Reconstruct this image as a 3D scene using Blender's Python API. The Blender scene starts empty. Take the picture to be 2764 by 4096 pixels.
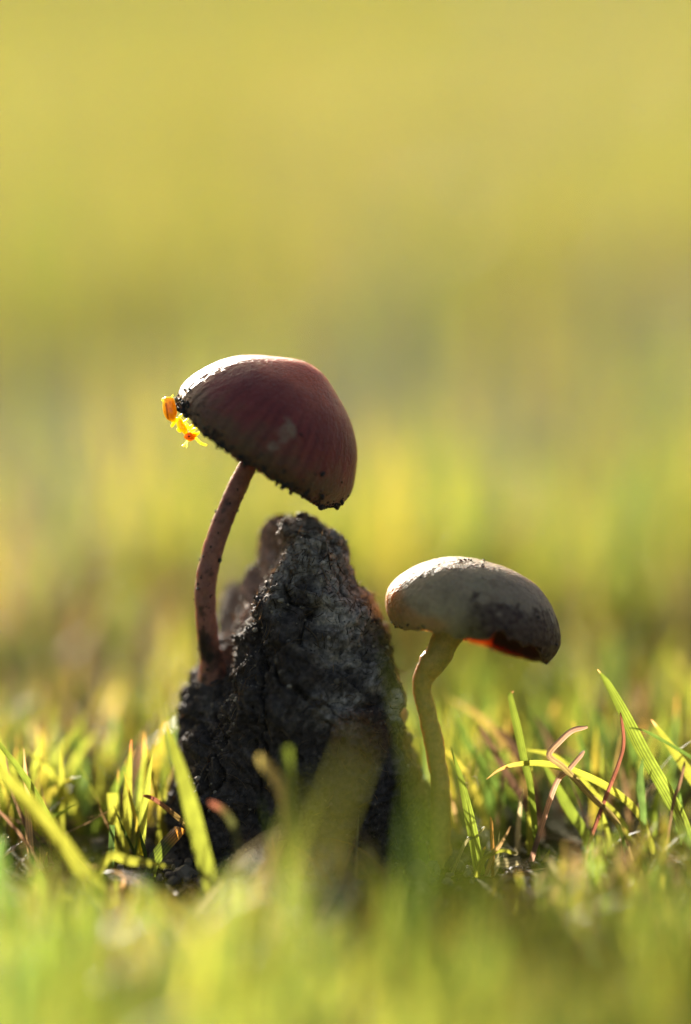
import bpy, math, random
import numpy as np
from mathutils import Vector

# ------------------------------------------------------------------ camera, sky, sun, exposure
# All builders work in millimetres; meshes are written in metres (x 0.001).
MM = 0.001
scene = bpy.context.scene
COL = scene.collection
SPX, DIST, PITCH = 0.02, 330.0, math.radians(9.7)   # mm per photo pixel in the focus plane, focus distance
CX, CY = 1382.0, 2048.0
FWD = np.array([0.0, math.cos(PITCH), -math.sin(PITCH)])
RGT = np.array([1.0, 0.0, 0.0])
UPV = np.array([0.0, math.sin(PITCH), math.cos(PITCH)])
# the point under photo pixel (1382, 3450) in the focus plane is the world origin (ground level)
CAM = -(FWD * DIST + UPV * (CY - 3450.0) * SPX)

cam_d = bpy.data.cameras.new('camera')
cam = bpy.data.objects.new('camera', cam_d)
COL.objects.link(cam)
cam.location = CAM * MM
cam.rotation_euler = (math.pi / 2 - PITCH, 0, 0)
cam_d.sensor_fit = 'VERTICAL'
cam_d.sensor_height = 36.0
cam_d.lens = 36.0 * DIST / (4096 * SPX)
cam_d.clip_start = 0.01
cam_d.clip_end = 500.0
cam_d.dof.use_dof = True
cam_d.dof.focus_distance = (DIST + 0.5) * MM
cam_d.dof.aperture_fstop = cam_d.lens / 23.0       # 23 mm wide entrance pupil
scene.camera = cam

SUN_AZ, SUN_EL = math.radians(-15), math.radians(13)  # behind the mushrooms, a little to the left
to_sun = Vector((math.sin(SUN_AZ) * math.cos(SUN_EL), math.cos(SUN_AZ) * math.cos(SUN_EL), math.sin(SUN_EL)))
world = bpy.data.worlds.new('World')
scene.world = world
world.use_nodes = True
wn = world.node_tree
sky = wn.nodes.new('ShaderNodeTexSky')
sky.sky_type = 'NISHITA'
sky.sun_disc = False
sky.sun_elevation = SUN_EL
sky.sun_rotation = SUN_AZ % (2 * math.pi)
sky.air_density = 1.0
sky.dust_density = 4.0
sky.ozone_density = 0.5
wn.links.new(sky.outputs[0], wn.nodes['Background'].inputs[0])
wn.nodes['Background'].inputs[1].default_value = 0.055
sun_d = bpy.data.lights.new('sun', 'SUN')
sun_d.energy = 5.0
sun_d.angle = math.radians(0.53)
sun_d.color = (1.0, 0.92, 0.80)
sun = bpy.data.objects.new('sun', sun_d)
COL.objects.link(sun)
sun.rotation_euler = to_sun.to_track_quat('Z', 'Y').to_euler()
sun.location = to_sun * 2.0

scene.view_settings.view_transform = 'Standard'
scene.view_settings.look = 'None'
scene.view_settings.exposure = 1.7
scene.view_settings.gamma = 1.0
scene.view_settings.use_curve_mapping = False
scene.render.engine = 'CYCLES'
scene.cycles.use_denoising = True
scene.cycles.max_bounces = 10
scene.cycles.diffuse_bounces = 4
scene.cycles.transmission_bounces = 8
scene.cycles.sample_clamp_indirect = 6.0

rng = np.random.default_rng(7)
random.seed(7)

# ------------------------------------------------------------------ helpers
def P(u, v, d=0.0):
    """photo pixel + depth behind the focus plane (mm) -> world point (mm)"""
    u, v, d = np.broadcast_arrays(np.asarray(u, float), np.asarray(v, float), np.asarray(d, float))
    k = (DIST + d) / DIST
    return (CAM + FWD * (DIST + d)[..., None] + RGT * ((u - CX) * SPX * k)[..., None]
            + UPV * ((CY - v) * SPX * k)[..., None])

def project(p):
    q = np.asarray(p) - CAM
    z = q @ FWD
    return CX + (q @ RGT) / z * DIST / SPX, CY - (q @ UPV) / z * DIST / SPX, z - DIST

def _hash(ix, iy, iz):
    h = (ix.astype(np.int64) * 374761393 + iy.astype(np.int64) * 668265263 + iz.astype(np.int64) * 2147483647) & 0xffffffff
    h = ((h ^ (h >> 13)) * 1274126177) & 0xffffffff
    h = ((h ^ (h >> 16)) * 2246822519) & 0xffffffff
    return ((h ^ (h >> 15)) & 0xffffff) / float(0xffffff) * 2 - 1

def noise3(p):
    p = np.asarray(p, float)
    i = np.floor(p).astype(np.int64)
    f = p - i
    f = f * f * f * (f * (f * 6 - 15) + 10)
    r = 0
    for a in (0, 1):
        for b in (0, 1):
            for c in (0, 1):
                w = ((f[..., 0] if a else 1 - f[..., 0]) * (f[..., 1] if b else 1 - f[..., 1])
                     * (f[..., 2] if c else 1 - f[..., 2]))
                r = r + w * _hash(i[..., 0] + a, i[..., 1] + b, i[..., 2] + c)
    return r

def fbm(p, octv=4, gain=0.5, lac=2.03):
    a, s, r = 1.0, 0.0, 0
    p = np.asarray(p, float)
    for k in range(octv):
        r = r + a * noise3(p + 17.3 * k)
        s += a
        a *= gain
        p = p * lac
    return r / s

def ridged(p, octv=4, gain=0.5, lac=2.1):
    a, s, r = 1.0, 0.0, 0
    p = np.asarray(p, float)
    for k in range(octv):
        r = r + a * (1 - np.abs(noise3(p + 31.7 * k)) * 2)
        s += a
        a *= gain
        p = p * lac
    return r / s

def sstep(a, b, x):
    t = np.clip((np.asarray(x, float) - a) / (b - a), 0, 1)
    return t * t * (3 - 2 * t)

def mesh_obj(name, V, F, mat, parent=None, base=None, col=None, uvw=None, smooth=True):
    """V: (n,3) world millimetres, F: (m,3) or (m,4) indices, or a list of such arrays"""
    if not isinstance(F, (list, tuple)):
        F = [F]
    F = [np.asarray(f, np.int32) for f in F if len(f)]
    V = np.asarray(V, float)
    if parent is not None:
        b = np.array(parent['_base'])
    else:
        b = np.zeros(3) if base is None else np.asarray(base, float)
    me = bpy.data.meshes.new(name)
    co = ((V - b) * MM).astype(np.float32)
    me.vertices.add(len(co))
    me.vertices.foreach_set('co', co.ravel())
    nl = sum(f.size for f in F)
    npol = sum(len(f) for f in F)
    me.loops.add(nl)
    me.loops.foreach_set('vertex_index', np.concatenate([f.ravel() for f in F]))
    me.polygons.add(npol)
    tot = np.concatenate([np.full(len(f), f.shape[1], np.int32) for f in F])
    me.polygons.foreach_set('loop_start', np.concatenate([[0], np.cumsum(tot)[:-1]]).astype(np.int32))
    me.update(calc_edges=True)
    me.polygons.foreach_set('use_smooth', np.full(npol, smooth))
    if col is not None:
        a = me.attributes.new('tint', 'FLOAT_COLOR', 'POINT')
        c = np.ones((len(V), 4), np.float32)
        col = np.asarray(col, float)
        c[:, :col.shape[-1]] = col
        a.data.foreach_set('color', c.ravel())
    if uvw is not None:
        a = me.attributes.new('uvw', 'FLOAT_VECTOR', 'POINT')
        a.data.foreach_set('vector', np.asarray(uvw, np.float32).ravel())
    me.materials.append(mat)
    o = bpy.data.objects.new(name, me)
    COL.objects.link(o)
    if parent is not None:
        o.parent = parent
        o['_base'] = parent['_base']
    else:
        o.location = b * MM
        o['_base'] = [float(x) for x in b]
    return o

def thing(name, label, cat, base, group=None):
    o = bpy.data.objects.new(name, None)
    COL.objects.link(o)
    o.empty_display_size = 0.005
    o.location = np.asarray(base) * MM
    o['_base'] = [float(x) for x in base]
    tag(o, label, cat, group)
    return o

def tag(o, label=None, cat=None, group=None, kind=None):
    if label: o['label'] = label
    if cat: o['category'] = cat
    if group: o['group'] = group
    if kind: o['kind'] = kind
    return o

def grid_faces(nr, nc, wrap=True, off=0):
    r = np.arange(nr - 1)[:, None]
    c = np.arange(nc if wrap else nc - 1)[None, :]
    c2 = (c + 1) % nc
    a = r * nc + c
    b = r * nc + c2
    e = (r + 1) * nc + c2
    f = (r + 1) * nc + c
    return np.stack([a, b, e, f], -1).reshape(-1, 4) + off

def catmull(pts, n):
    p = np.asarray(pts, float)
    if len(p) == 2:
        t = np.linspace(0, 1, n)[:, None]
        return p[0] * (1 - t) + p[1] * t
    p = np.vstack([2 * p[0] - p[1], p, 2 * p[-1] - p[-2]])
    m = len(p) - 3
    u = np.linspace(0, m, n)
    i = np.minimum(u.astype(int), m - 1)
    t = (u - i)[:, None]
    a, b, c, d = p[i], p[i + 1], p[i + 2], p[i + 3]
    return 0.5 * (2 * b + (c - a) * t + (2 * a - 5 * b + 4 * c - d) * t ** 2 + (3 * b - a - 3 * c + d) * t ** 3)

def frames(C):
    T = np.gradient(C, axis=0)
    T /= np.linalg.norm(T, axis=1)[:, None] + 1e-12
    return T

def tube(C, rad, nseg=16, ref=None):
    """closed tube round centreline C with radius per point -> V, F"""
    C = np.asarray(C, float)
    T = frames(C)
    ref = -FWD if ref is None else np.asarray(ref)
    A = ref[None] - (T @ ref)[:, None] * T
    A /= np.linalg.norm(A, axis=1)[:, None]
    B = np.cross(T, A)
    th = np.linspace(0, 2 * np.pi, nseg, endpoint=False)
    rad = np.broadcast_to(np.asarray(rad, float), (len(C),))
    V = C[:, None] + rad[:, None, None] * (np.cos(th)[None, :, None] * A[:, None] + np.sin(th)[None, :, None] * B[:, None])
    n = len(C)
    V = V.reshape(-1, 3)
    F = grid_faces(n, nseg)
    k = len(V)
    V = np.vstack([V, C[:1], C[-1:]])
    j = np.arange(nseg)
    cap0 = np.stack([np.full(nseg, k), (j + 1) % nseg, j], -1)
    cap1 = np.stack([np.full(nseg, k + 1), (n - 1) * nseg + j, (n - 1) * nseg + (j + 1) % nseg], -1)
    return V, F, np.vstack([cap0, cap1])

def vert_normals(V, F):
    n = np.cross(V[F[:, 2]] - V[F[:, 0]], V[F[:, -1]] - V[F[:, 1]])
    N = np.zeros_like(V)
    for k in range(F.shape[1]):
        np.add.at(N, F[:, k], n)
    return N / (np.linalg.norm(N, axis=1)[:, None] + 1e-12)

# ------------------------------------------------------------------ materials
def new_mat(name):
    m = bpy.data.materials.new(name)
    m.use_nodes = True
    nt = m.node_tree
    nt.nodes.clear()
    out = nt.nodes.new('ShaderNodeOutputMaterial')
    return m, nt, out

def nd(nt, t, **kw):
    n = nt.nodes.new(t)
    for k, v in kw.items():
        if k in n.inputs:
            n.inputs[k].default_value = v
        else:
            setattr(n, k, v)
    return n

def attr(nt, name):
    return nd(nt, 'ShaderNodeAttribute', attribute_name=name)

def obj_noise(nt, scale, detail=4, rough=0.6, swirl=0.0):
    tc = nd(nt, 'ShaderNodeTexCoord')
    n = nd(nt, 'ShaderNodeTexNoise', Scale=scale, Detail=detail, Roughness=rough, Distortion=swirl)
    nt.links.new(tc.outputs['Object'], n.inputs['Vector'])
    return n

def mixcol(nt, a, b, fac, blend='MIX'):
    m = nd(nt, 'ShaderNodeMix', data_type='RGBA', blend_type=blend)
    for sock, v in ((m.inputs[6], a), (m.inputs[7], b), (m.inputs[0], fac)):
        if hasattr(v, 'links'):
            nt.links.new(v, sock)
        elif isinstance(v, (int, float)):
            sock.default_value = v
        else:
            sock.default_value = (*v, 1.0)
    return m.outputs[2]

def ramp(nt, src, lo, hi, a=0.0, b=1.0):
    m = nd(nt, 'ShaderNodeMapRange')
    nt.links.new(src, m.inputs[0])
    m.inputs[1].default_value, m.inputs[2].default_value = lo, hi
    m.inputs[3].default_value, m.inputs[4].default_value = a, b
    return m.outputs[0]

def bump(nt, height, dist, strength=1.0, prev=None):
    b = nd(nt, 'ShaderNodeBump', Strength=strength, Distance=dist)
    nt.links.new(height, b.inputs['Height'])
    if prev is not None:
        nt.links.new(prev, b.inputs['Normal'])
    return b.outputs[0]

def grass_material(name, trans, gloss_rough=0.38, veins=5.0):
    m, nt, out = new_mat(name)
    at = attr(nt, 'tint')
    uv = attr(nt, 'uvw')
    sep = nd(nt, 'ShaderNodeSeparateXYZ')
    nt.links.new(uv.outputs['Vector'], sep.inputs[0])
    w = nd(nt, 'ShaderNodeMath', operation='MULTIPLY')
    nt.links.new(sep.outputs[0], w.inputs[0])
    w.inputs[1].default_value = veins * 2 * math.pi
    s = nd(nt, 'ShaderNodeMath', operation='SINE')
    nt.links.new(w.outputs[0], s.inputs[0])
    vein = ramp(nt, s.outputs[0], -1, 1, 0.62, 1.12)
    nz = obj_noise(nt, 900, 4)
    spot = ramp(nt, nz.outputs[0], 0.3, 0.7, 0.75, 1.2)
    mu = nd(nt, 'ShaderNodeMath', operation='MULTIPLY')
    nt.links.new(vein, mu.inputs[0])
    nt.links.new(spot, mu.inputs[1])
    vm = nd(nt, 'ShaderNodeVectorMath', operation='SCALE')
    nt.links.new(at.outputs['Color'], vm.inputs[0])
    nt.links.new(mu.outputs[0], vm.inputs['Scale'])
    # withered tips, on some blades only
    ma = nd(nt, 'ShaderNodeMath', operation='MULTIPLY_ADD')
    nt.links.new(sep.outputs[2], ma.inputs[0])
    ma.inputs[1].default_value = 0.55
    nt.links.new(sep.outputs[1], ma.inputs[2])
    tipf = ramp(nt, ma.outputs[0], 1.34, 1.44)
    tipc = mixcol(nt, vm.outputs[0], (0.20, 0.13, 0.06), tipf)
    pb = nd(nt, 'ShaderNodeBsdfPrincipled', Roughness=gloss_rough)
    pb.inputs['Specular IOR Level'].default_value = 0.5
    nt.links.new(tipc, pb.inputs['Base Color'])
    nt.links.new(bump(nt, s.outputs[0], 0.00003, 0.6), pb.inputs['Normal'])
    tl = nd(nt, 'ShaderNodeBsdfTranslucent')
    ts = nd(nt, 'ShaderNodeVectorMath', operation='MULTIPLY')
    nt.links.new(tipc, ts.inputs[0])
    ts.inputs[1].default_value = trans
    nt.links.new(ts.outputs[0], tl.inputs['Color'])
    mx = nd(nt, 'ShaderNodeMixShader')
    mx.inputs[0].default_value = 0.55
    nt.links.new(pb.outputs[0], mx.inputs[1])
    nt.links.new(tl.outputs[0], mx.inputs[2])
    nt.links.new(mx.outputs[0], out.inputs[0])
    return m

M_GRASS = grass_material('green_grass', (4.7, 4.0, 1.9))
M_DRY = grass_material('dry_grass', (1.5, 1.35, 1.1), 0.45, 3.0)

def ground_material():
    m, nt, out = new_mat('turf_soil')
    a = obj_noise(nt, 260, 6, 0.65)
    b = obj_noise(nt, 9, 4, 0.6)
    c1 = mixcol(nt, (0.022, 0.016, 0.008), (0.07, 0.055, 0.02), ramp(nt, a.outputs[0], 0.35, 0.65))
    c2 = mixcol(nt, (0.055, 0.068, 0.010), (0.12, 0.105, 0.025), ramp(nt, b.outputs[0], 0.35, 0.65))
    col = mixcol(nt, c1, c2, 0.45)
    p = nd(nt, 'ShaderNodeBsdfPrincipled', Roughness=0.95)
    p.inputs['Specular IOR Level'].default_value = 0.05
    nt.links.new(col, p.inputs['Base Color'])
    nt.links.new(bump(nt, a.outputs[0], 0.002, 1.0), p.inputs['Normal'])
    nt.links.new(p.outputs[0], out.inputs[0])
    return m
M_GROUND = ground_material()

def tint_material(name, rough=0.5, sss=0.0, radius=(1, .4, .2), scale=0.001, spec=0.5, bumps=(), coat=0.0, mul=None, sheen=0.0, alpha=False, swirl=0.0):
    m, nt, out = new_mat(name)
    at = attr(nt, 'tint')
    col = at.outputs['Color']
    if mul:
        nz = obj_noise(nt, mul[0], 5, 0.65)
        f = ramp(nt, nz.outputs[0], 0.3, 0.7, mul[1], mul[2])
        vm = nd(nt, 'ShaderNodeVectorMath', operation='SCALE')
        nt.links.new(col, vm.inputs[0])
        nt.links.new(f, vm.inputs['Scale'])
        col = vm.outputs[0]
    p = nd(nt, 'ShaderNodeBsdfPrincipled', Roughness=rough)
    nt.links.new(col, p.inputs['Base Color'])
    p.inputs['Specular IOR Level'].default_value = spec
    if sss:
        p.inputs['Subsurface Weight'].default_value = sss
        p.inputs['Subsurface Radius'].default_value = radius
        p.inputs['Subsurface Scale'].default_value = scale
        if alpha:
            am = nd(nt, 'ShaderNodeMath', operation='MULTIPLY')
            nt.links.new(at.outputs['Alpha'], am.inputs[0])
            am.inputs[1].default_value = scale
            nt.links.new(am.outputs[0], p.inputs['Subsurface Scale'])
    if coat:
        p.inputs['Coat Weight'].default_value = coat
        p.inputs['Coat Roughness'].default_value = 0.3
    if sheen:
        p.inputs['Sheen Weight'].default_value = sheen
        p.inputs['Sheen Roughness'].default_value = 0.4
    prev = None
    for sc, dist in bumps:
        nz = obj_noise(nt, sc, 4, 0.6, swirl)
        prev = bump(nt, nz.outputs[0], dist, 1.0, prev)
    if prev is not None:
        nt.links.new(prev, p.inputs['Normal'])
    nt.links.new(p.outputs[0], out.inputs[0])
    return m

M_CAP_A = tint_material('purple_cap_skin', 0.40, 1.0, (1.0, 0.26, 0.16), 0.0030, 0.26,
                        ((1600, 0.00012), (6000, 0.00010)), mul=(5000, 0.75, 1.25), alpha=True, sheen=0.12)
M_CAP_B = tint_material('cream_cap_skin', 0.6, 1.0, (1.0, 0.50, 0.22), 0.0014, 0.25,
                        ((900, 0.00016), (3500, 0.00012), (9000, 0.00006)), mul=(3000, 0.8, 1.2), alpha=True)
M_STEM = tint_material('stem_flesh', 0.5, 1.0, (1.0, 0.45, 0.2), 0.0012, 0.4,
                       ((1500, 0.00010), (7000, 0.00004)), mul=(1800, 0.7, 1.25))
M_GILL = tint_material('gill_flesh', 0.7, 0.25, (1.0, 0.5, 0.3), 0.0003, 0.2, ((4000, 0.00003),))
M_DUNG = tint_material('dried_dung', 0.75, 0.0, spec=0.35, bumps=((700, 0.0007), (2600, 0.00035), (7000, 0.00014)), mul=(2600, 0.4, 1.8), swirl=1.6)
M_FIBRE = grass_material('plant_fibre', (2.4, 2.1, 1.7), 0.5, 1.0)
M_CRUMB = tint_material('soil_crumbs', 0.7, 0.0, spec=0.5, bumps=((5000, 0.0001),))
M_ANT = tint_material('amber_chitin', 0.25, 1.0, (1.0, 0.8, 0.18), 0.0018, 0.6, ((6000, 0.00002),))
M_FLAKE = tint_material('pale_flake', 0.5, 0.3, (1, .8, .6), 0.0003, 0.4, ((5000, 0.00004),))

# ------------------------------------------------------------------ ground
def ground_z(x, y):
    x = np.asarray(x, float); y = np.asarray(y, float)
    q = np.stack([x, y, np.zeros_like(x)], -1)
    r = np.hypot(x, y)
    return (1.3 * fbm(q / 26.0, 3) + np.clip(r / 900.0, 0, 6) * 3.0 * fbm(q / 420.0 + 5.0, 3)
            - 0.6)

def axis_pts(lo_fine, hi_fine, step, far):
    a = list(np.arange(lo_fine, hi_fine + 1e-6, step))
    s = step
    x = hi_fine
    while x < far:
        s *= 1.16
        x += s
        a.append(x)
    s = step
    x = lo_fine
    while x > -far:
        s *= 1.16
        x -= s
        a.insert(0, x)
    return np.array(a)

gx = axis_pts(-120, 120, 4.0, 60000)
gy = axis_pts(-260, 300, 4.0, 60000)
GX, GY = np.meshgrid(gx, gy)
GZ = ground_z(GX, GY)
gv = np.stack([GX, GY, GZ], -1).reshape(-1, 3)
ground = mesh_obj('ground', gv, grid_faces(len(gy), len(gx), wrap=False), M_GROUND)
tag(ground, 'brown turf soil under the short grass of the meadow', 'ground', kind='structure')

# ------------------------------------------------------------------ dung clod
def row_blob(rows, nrow, nang, amp, seed, flat=2.4, ledges=()):
    """rows: (py, xl, xr, depth centre, depth half) in photo pixels / mm -> displaced closed blob"""
    rows = np.array(rows, float)
    v = np.linspace(rows[0, 0], rows[-1, 0], nrow)
    # denser rows near the top so the crown closes smoothly
    t = np.linspace(0, 1, nrow) ** 1.25
    v = rows[0, 0] + (rows[-1, 0] - rows[0, 0]) * t
    xl, xr, dc, dh = (np.interp(v, rows[:, 0], rows[:, k]) for k in (1, 2, 3, 4))
    ker = np.hanning(15); ker /= ker.sum()
    def sm(a):
        return np.convolve(np.pad(a, 7, mode='edge'), ker, 'valid')
    xl, xr, dc, dh = sm(xl), sm(xr), sm(dc) + 3.2, sm(dh)
    grow = np.sqrt(np.clip((v - rows[0, 0]) / 60.0, 0, 1) * (2 - np.clip((v - rows[0, 0]) / 60.0, 0, 1)))
    cx, hw = (xl + xr) / 2, (xr - xl) / 2
    th = np.linspace(0, 2 * np.pi, nang, endpoint=False)
    ct, st = np.cos(th), np.sin(th)
    e = 2.0 / flat
    sx = np.sign(ct) * np.abs(ct) ** e
    sy = np.sign(st) * np.abs(st) ** e
    U = cx[:, None] + (hw * grow)[:, None] * sx[None]
    D = dc[:, None] + (dh * grow)[:, None] * sy[None]
    V = P(U, np.broadcast_to(v[:, None], U.shape), D).reshape(-1, 3)
    F = grid_faces(nrow, nang)[:, ::-1]
    N = vert_normals(V, F)
    cen = P(cx, v, dc).repeat(nang, axis=0)
    N *= np.sign(np.sum(N * (V - cen), axis=1))[:, None]
    s = seed
    warp = np.stack([fbm(V / 3.0 + s + 9.1 * k, 3) for k in range(3)], -1) * 1.6
    q = V + warp
    disp = (amp * (1.5 * ridged(q / np.array([8.5, 8.5, 11.0]) + s, 2) + 0.95 * fbm(q / 2.4 + s + 3, 3) - 0.35)
            + 0.32 * ridged(q / np.array([1.7, 1.7, 1.0]) + s, 3) + 0.10 * fbm(V / 0.45 + s, 2) - amp * 0.25)
    # pits
    pit = fbm(V / 0.9 + s + 40, 2)
    disp -= 0.45 * sstep(0.34, 0.62, pit)
    crev = np.abs(fbm(q / np.array([4.5, 4.5, 7.0]) + s + 77, 2))
    disp -= 0.75 * np.exp(-(crev / 0.045) ** 2)
    fade = 0.35 + 0.65 * grow.repeat(nang)
    V = V + N * (disp * fade)[:, None]
    for line, la, reach in ledges:
        uu, vv, dd = project(V)
        wob = fbm(V / 1.4 + s + 60, 3)
        best = np.full(len(V), 1e9); sgn = np.zeros(len(V))
        L = np.array(line, float)
        for a_, b_ in zip(L[:-1], L[1:]):
            ab = b_ - a_
            t_ = np.clip(((uu - a_[0]) * ab[0] + (vv - a_[1]) * ab[1]) / (ab @ ab), 0, 1)
            du, dv = uu - a_[0] - t_ * ab[0], vv - a_[1] - t_ * ab[1]
            di = np.hypot(du, dv)
            m_ = di < best
            best[m_] = di[m_]; sgn[m_] = np.sign(ab[0] * dv - ab[1] * du)[m_]
        sd_ = best * sgn * SPX + 0.55 * wob
        fr = (dd < np.repeat(dc, nang)).astype(float)
        ends = sstep(0, 90, np.minimum(np.abs(uu - L[0, 0]) + np.abs(vv - L[0, 1]), np.abs(uu - L[-1, 0]) + np.abs(vv - L[-1, 1])))
        push = la * sstep(-0.25, 0.25, sd_) * np.exp(-np.maximum(sd_, 0) / reach) * fr * (0.25 + 0.75 * ends)
        push *= np.exp(-np.maximum(best * SPX - 2.5 * reach, 0) / reach)
        V = V + (-FWD * 0.75 + UPV * 0.35 - RGT * 0.25)[None] * push[:, None]
    top = V[:nang].mean(axis=0) + N[:nang].mean(axis=0) * 0.1
    k = len(V)
    V = np.vstack([V, top[None]])
    j = np.arange(nang)
    capf = np.stack([np.full(nang, k), j, (j + 1) % nang], -1)
    return V, F, capf, np.append(disp, disp[:nang].mean())

main_rows = [(2062, 1105, 1340, 2.0, 2.6), (2110, 1095, 1400, 1.9, 3.4), (2170, 1092, 1425, 1.9, 3.8), (2230, 1088, 1434, 1.9, 4.2),
             (2330, 1035, 1462, 2.0, 4.4), (2360, 1015, 1478, 2.6, 5.0), (2430, 990, 1504, 2.6, 5.2), (2530, 968, 1532, 2.6, 5.4),
             (2620, 945, 1566, 2.4, 5.8), (2700, 900, 1606, 2.2, 6.2), (2800, 850, 1626, 2.0, 6.6), (2900, 830, 1646, 2.0, 7.0),
             (3000, 800, 1672, 2.6, 6.6), (3100, 765, 1698, 2.8, 6.8), (3200, 735, 1728, 3.0, 6.9), (3300, 712, 1748, 3.2, 7.0), (3500, 690, 1772, 3.4, 7.2)]
back_rows = [(2082, 1072, 1200, 6.5, 2.2), (2140, 1058, 1260, 6.8, 2.8), (2250, 1074, 1320, 7.0, 3.4), (2320, 1050, 1380, 7.5, 4.0),
             (2380, 1000, 1420, 8.0, 4.5), (2450, 950, 1450, 8.0, 5), (2560, 915, 1480, 8.0, 5.4), (2640, 830, 1500, 7.5, 6.0), (2690, 752, 1520, 7.0, 7.0),
             (2760, 722, 1540, 6.5, 7.6), (2850, 706, 1560, 6.0, 8.0), (2950, 716, 1580, 5.5, 8.2), (3050, 738, 1600, 5.0, 8.4), (3150, 716, 1620, 5.0, 8.6),
             (3250, 684, 1640, 5.0, 8.8), (3500, 665, 1680, 5.0, 9)]
lump_rows = [(2330, 915, 960, 13.0, 1.5), (2370, 892, 985, 13.0, 2.4), (2430, 884, 1000, 13.0, 3), (2520, 878, 1020, 12.0, 4), (2700, 860, 1100, 11.0, 5), (3400, 840, 1200, 10.0, 5)]
clod = thing('dung_clod', 'tall dark fibrous clod of dried dung standing in the grass', 'dung', [P(1230, 3450, 4)[0], P(1230, 3450, 4)[1], 0.0])

LEDGES = [([(1060, 2385), (1130, 2352), (1210, 2362), (1290, 2398), (1370, 2385), (1440, 2410)], 1.9, 2.4),
          ([(930, 2800), (985, 2705), (1048, 2622), (1130, 2592), (1260, 2622), (1330, 2680)], 2.2, 2.8),
          ([(770, 3190), (850, 3060), (930, 2965), (955, 2830)], 1.3, 2.0),
          ([(1150, 2240), (1230, 2190), (1330, 2230), (1390, 2300)], 0.8, 1.4),
          ([(1180, 2880), (1300, 2830), (1450, 2870), (1580, 2840)], 1.0, 2.2)]
dVs, dF4, dF3, off = [], [], [], 0
for rows, nr, na, amp, sd in ((main_rows, 300, 520, 0.85, 3.0), (back_rows, 240, 420, 1.0, 11.0), (lump_rows, 90, 160, 0.35, 23.0)):
    V, F, cf, disp = row_blob(rows, nr, na, amp, sd, ledges=LEDGES if sd == 3.0 else ())
    dVs.append(V); dF4.append(F + off); dF3.append(cf + off)
    off += len(V)
dV = np.vstack(dVs)
dF = np.vstack(dF4)
# pigment: crusty grey-brown where it has dried out, black-brown where still moist, in uneven patches
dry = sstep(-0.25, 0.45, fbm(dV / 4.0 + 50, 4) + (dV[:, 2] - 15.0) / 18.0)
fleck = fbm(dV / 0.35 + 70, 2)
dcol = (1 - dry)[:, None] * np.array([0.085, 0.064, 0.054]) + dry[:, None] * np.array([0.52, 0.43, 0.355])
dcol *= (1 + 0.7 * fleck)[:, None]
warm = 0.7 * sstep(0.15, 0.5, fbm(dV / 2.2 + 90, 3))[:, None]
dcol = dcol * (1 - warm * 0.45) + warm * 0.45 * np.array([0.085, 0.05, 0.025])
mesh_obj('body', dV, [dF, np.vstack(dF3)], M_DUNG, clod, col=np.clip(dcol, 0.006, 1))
dN = vert_normals(dV, dF)

def crumbs(C, N, size, lift, seed, nsub=0):
    """small irregular chunks (octahedra with jitter) -> V, F"""
    r = np.random.default_rng(seed)
    n = len(C)
    base = np.array([[1, 0, 0], [-1, 0, 0], [0, 1, 0], [0, -1, 0], [0, 0, 1], [0, 0, -1],
                     [.6, .6, .6], [-.6, .6, .6], [.6, -.6, .6], [.6, .6, -.6], [-.6, -.6, .6], [-.6, .6, -.6], [.6, -.6, -.6], [-.6, -.6, -.6]], float)
    tri = []
    for ax, sg in ((0, 1), (1, 1), (2, 1), (0, -1), (1, -1), (2, -1)):
        pole = next(i for i in range(6) if base[i][ax] == sg)
        cor = [i for i in range(6, 14) if base[i][ax] * sg > 0]
        a, b = [k for k in range(3) if k != ax]
        cor.sort(key=lambda i: math.atan2(base[i][b], base[i][a]))
        for k in range(4):
            f = [pole, cor[k], cor[(k + 1) % 4]]
            nn = np.cross(base[f[1]] - base[f[0]], base[f[2]] - base[f[0]])
            if nn @ base[pole] < 0:
                f = f[::-1]
            tri.append(f)
    tri = np.array(tri)
    size = np.broadcast_to(size, (n,))
    sc = size[:, None, None] * (0.65 + 0.7 * r.random((n, 1, 3)))
    V = base[None] * sc * (0.75 + 0.5 * r.random((n, 14, 1)))
    V = V + (C + N * (size * lift)[:, None])[:, None]
    F = tri[None] + (np.arange(n) * 14)[:, None, None]
    return V.reshape(-1, 3), F.reshape(-1, 3)

def strands(C, T, N, length, rad, bend, seed, npt=6):
    """thin curved fibres lying on a surface -> V, F(quads)"""
    r = np.random.default_rng(seed)
    n = len(C)
    B = np.cross(N, T)
    t = np.linspace(-0.5, 0.5, npt)
    L = length[:, None, None]
    side = (r.standard_normal(n) * bend)[:, None, None]
    lift = (np.abs(r.standard_normal(n)) * 0.12)[:, None, None]
    tt = t[None, :, None]
    ctr = (C[:, None] + T[:, None] * (tt * L) + B[:, None] * (side * L * (tt ** 2 * 4 - 0.5))
           + N[:, None] * (rad[:, None, None] * 0.8 + lift * L * np.maximum(tt + 0.1, 0) ** 1.5))
    taper = (1 - 0.7 * np.abs(t * 2) ** 3)[None, :, None]
    th = np.array([0, 2 * np.pi / 3, 4 * np.pi / 3])
    ring = (np.cos(th)[None, None, :, None] * B[:, None, None] + np.sin(th)[None, None, :, None] * N[:, None, None])
    V = ctr[:, :, None] + ring * (rad[:, None, None] * taper)[..., None]
    one = grid_faces(npt, 3)
    F = one[None] + (np.arange(n) * npt * 3)[:, None, None]
    return V.reshape(-1, 3), F.reshape(-1, 4), npt * 3

def tangents(N, r, bias=None):
    T = r.standard_normal(N.shape)
    if bias is not None:
        T = T + bias
    T -= np.sum(T * N, axis=1)[:, None] * N
    return T / np.linalg.norm(T, axis=1)[:, None]

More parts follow.
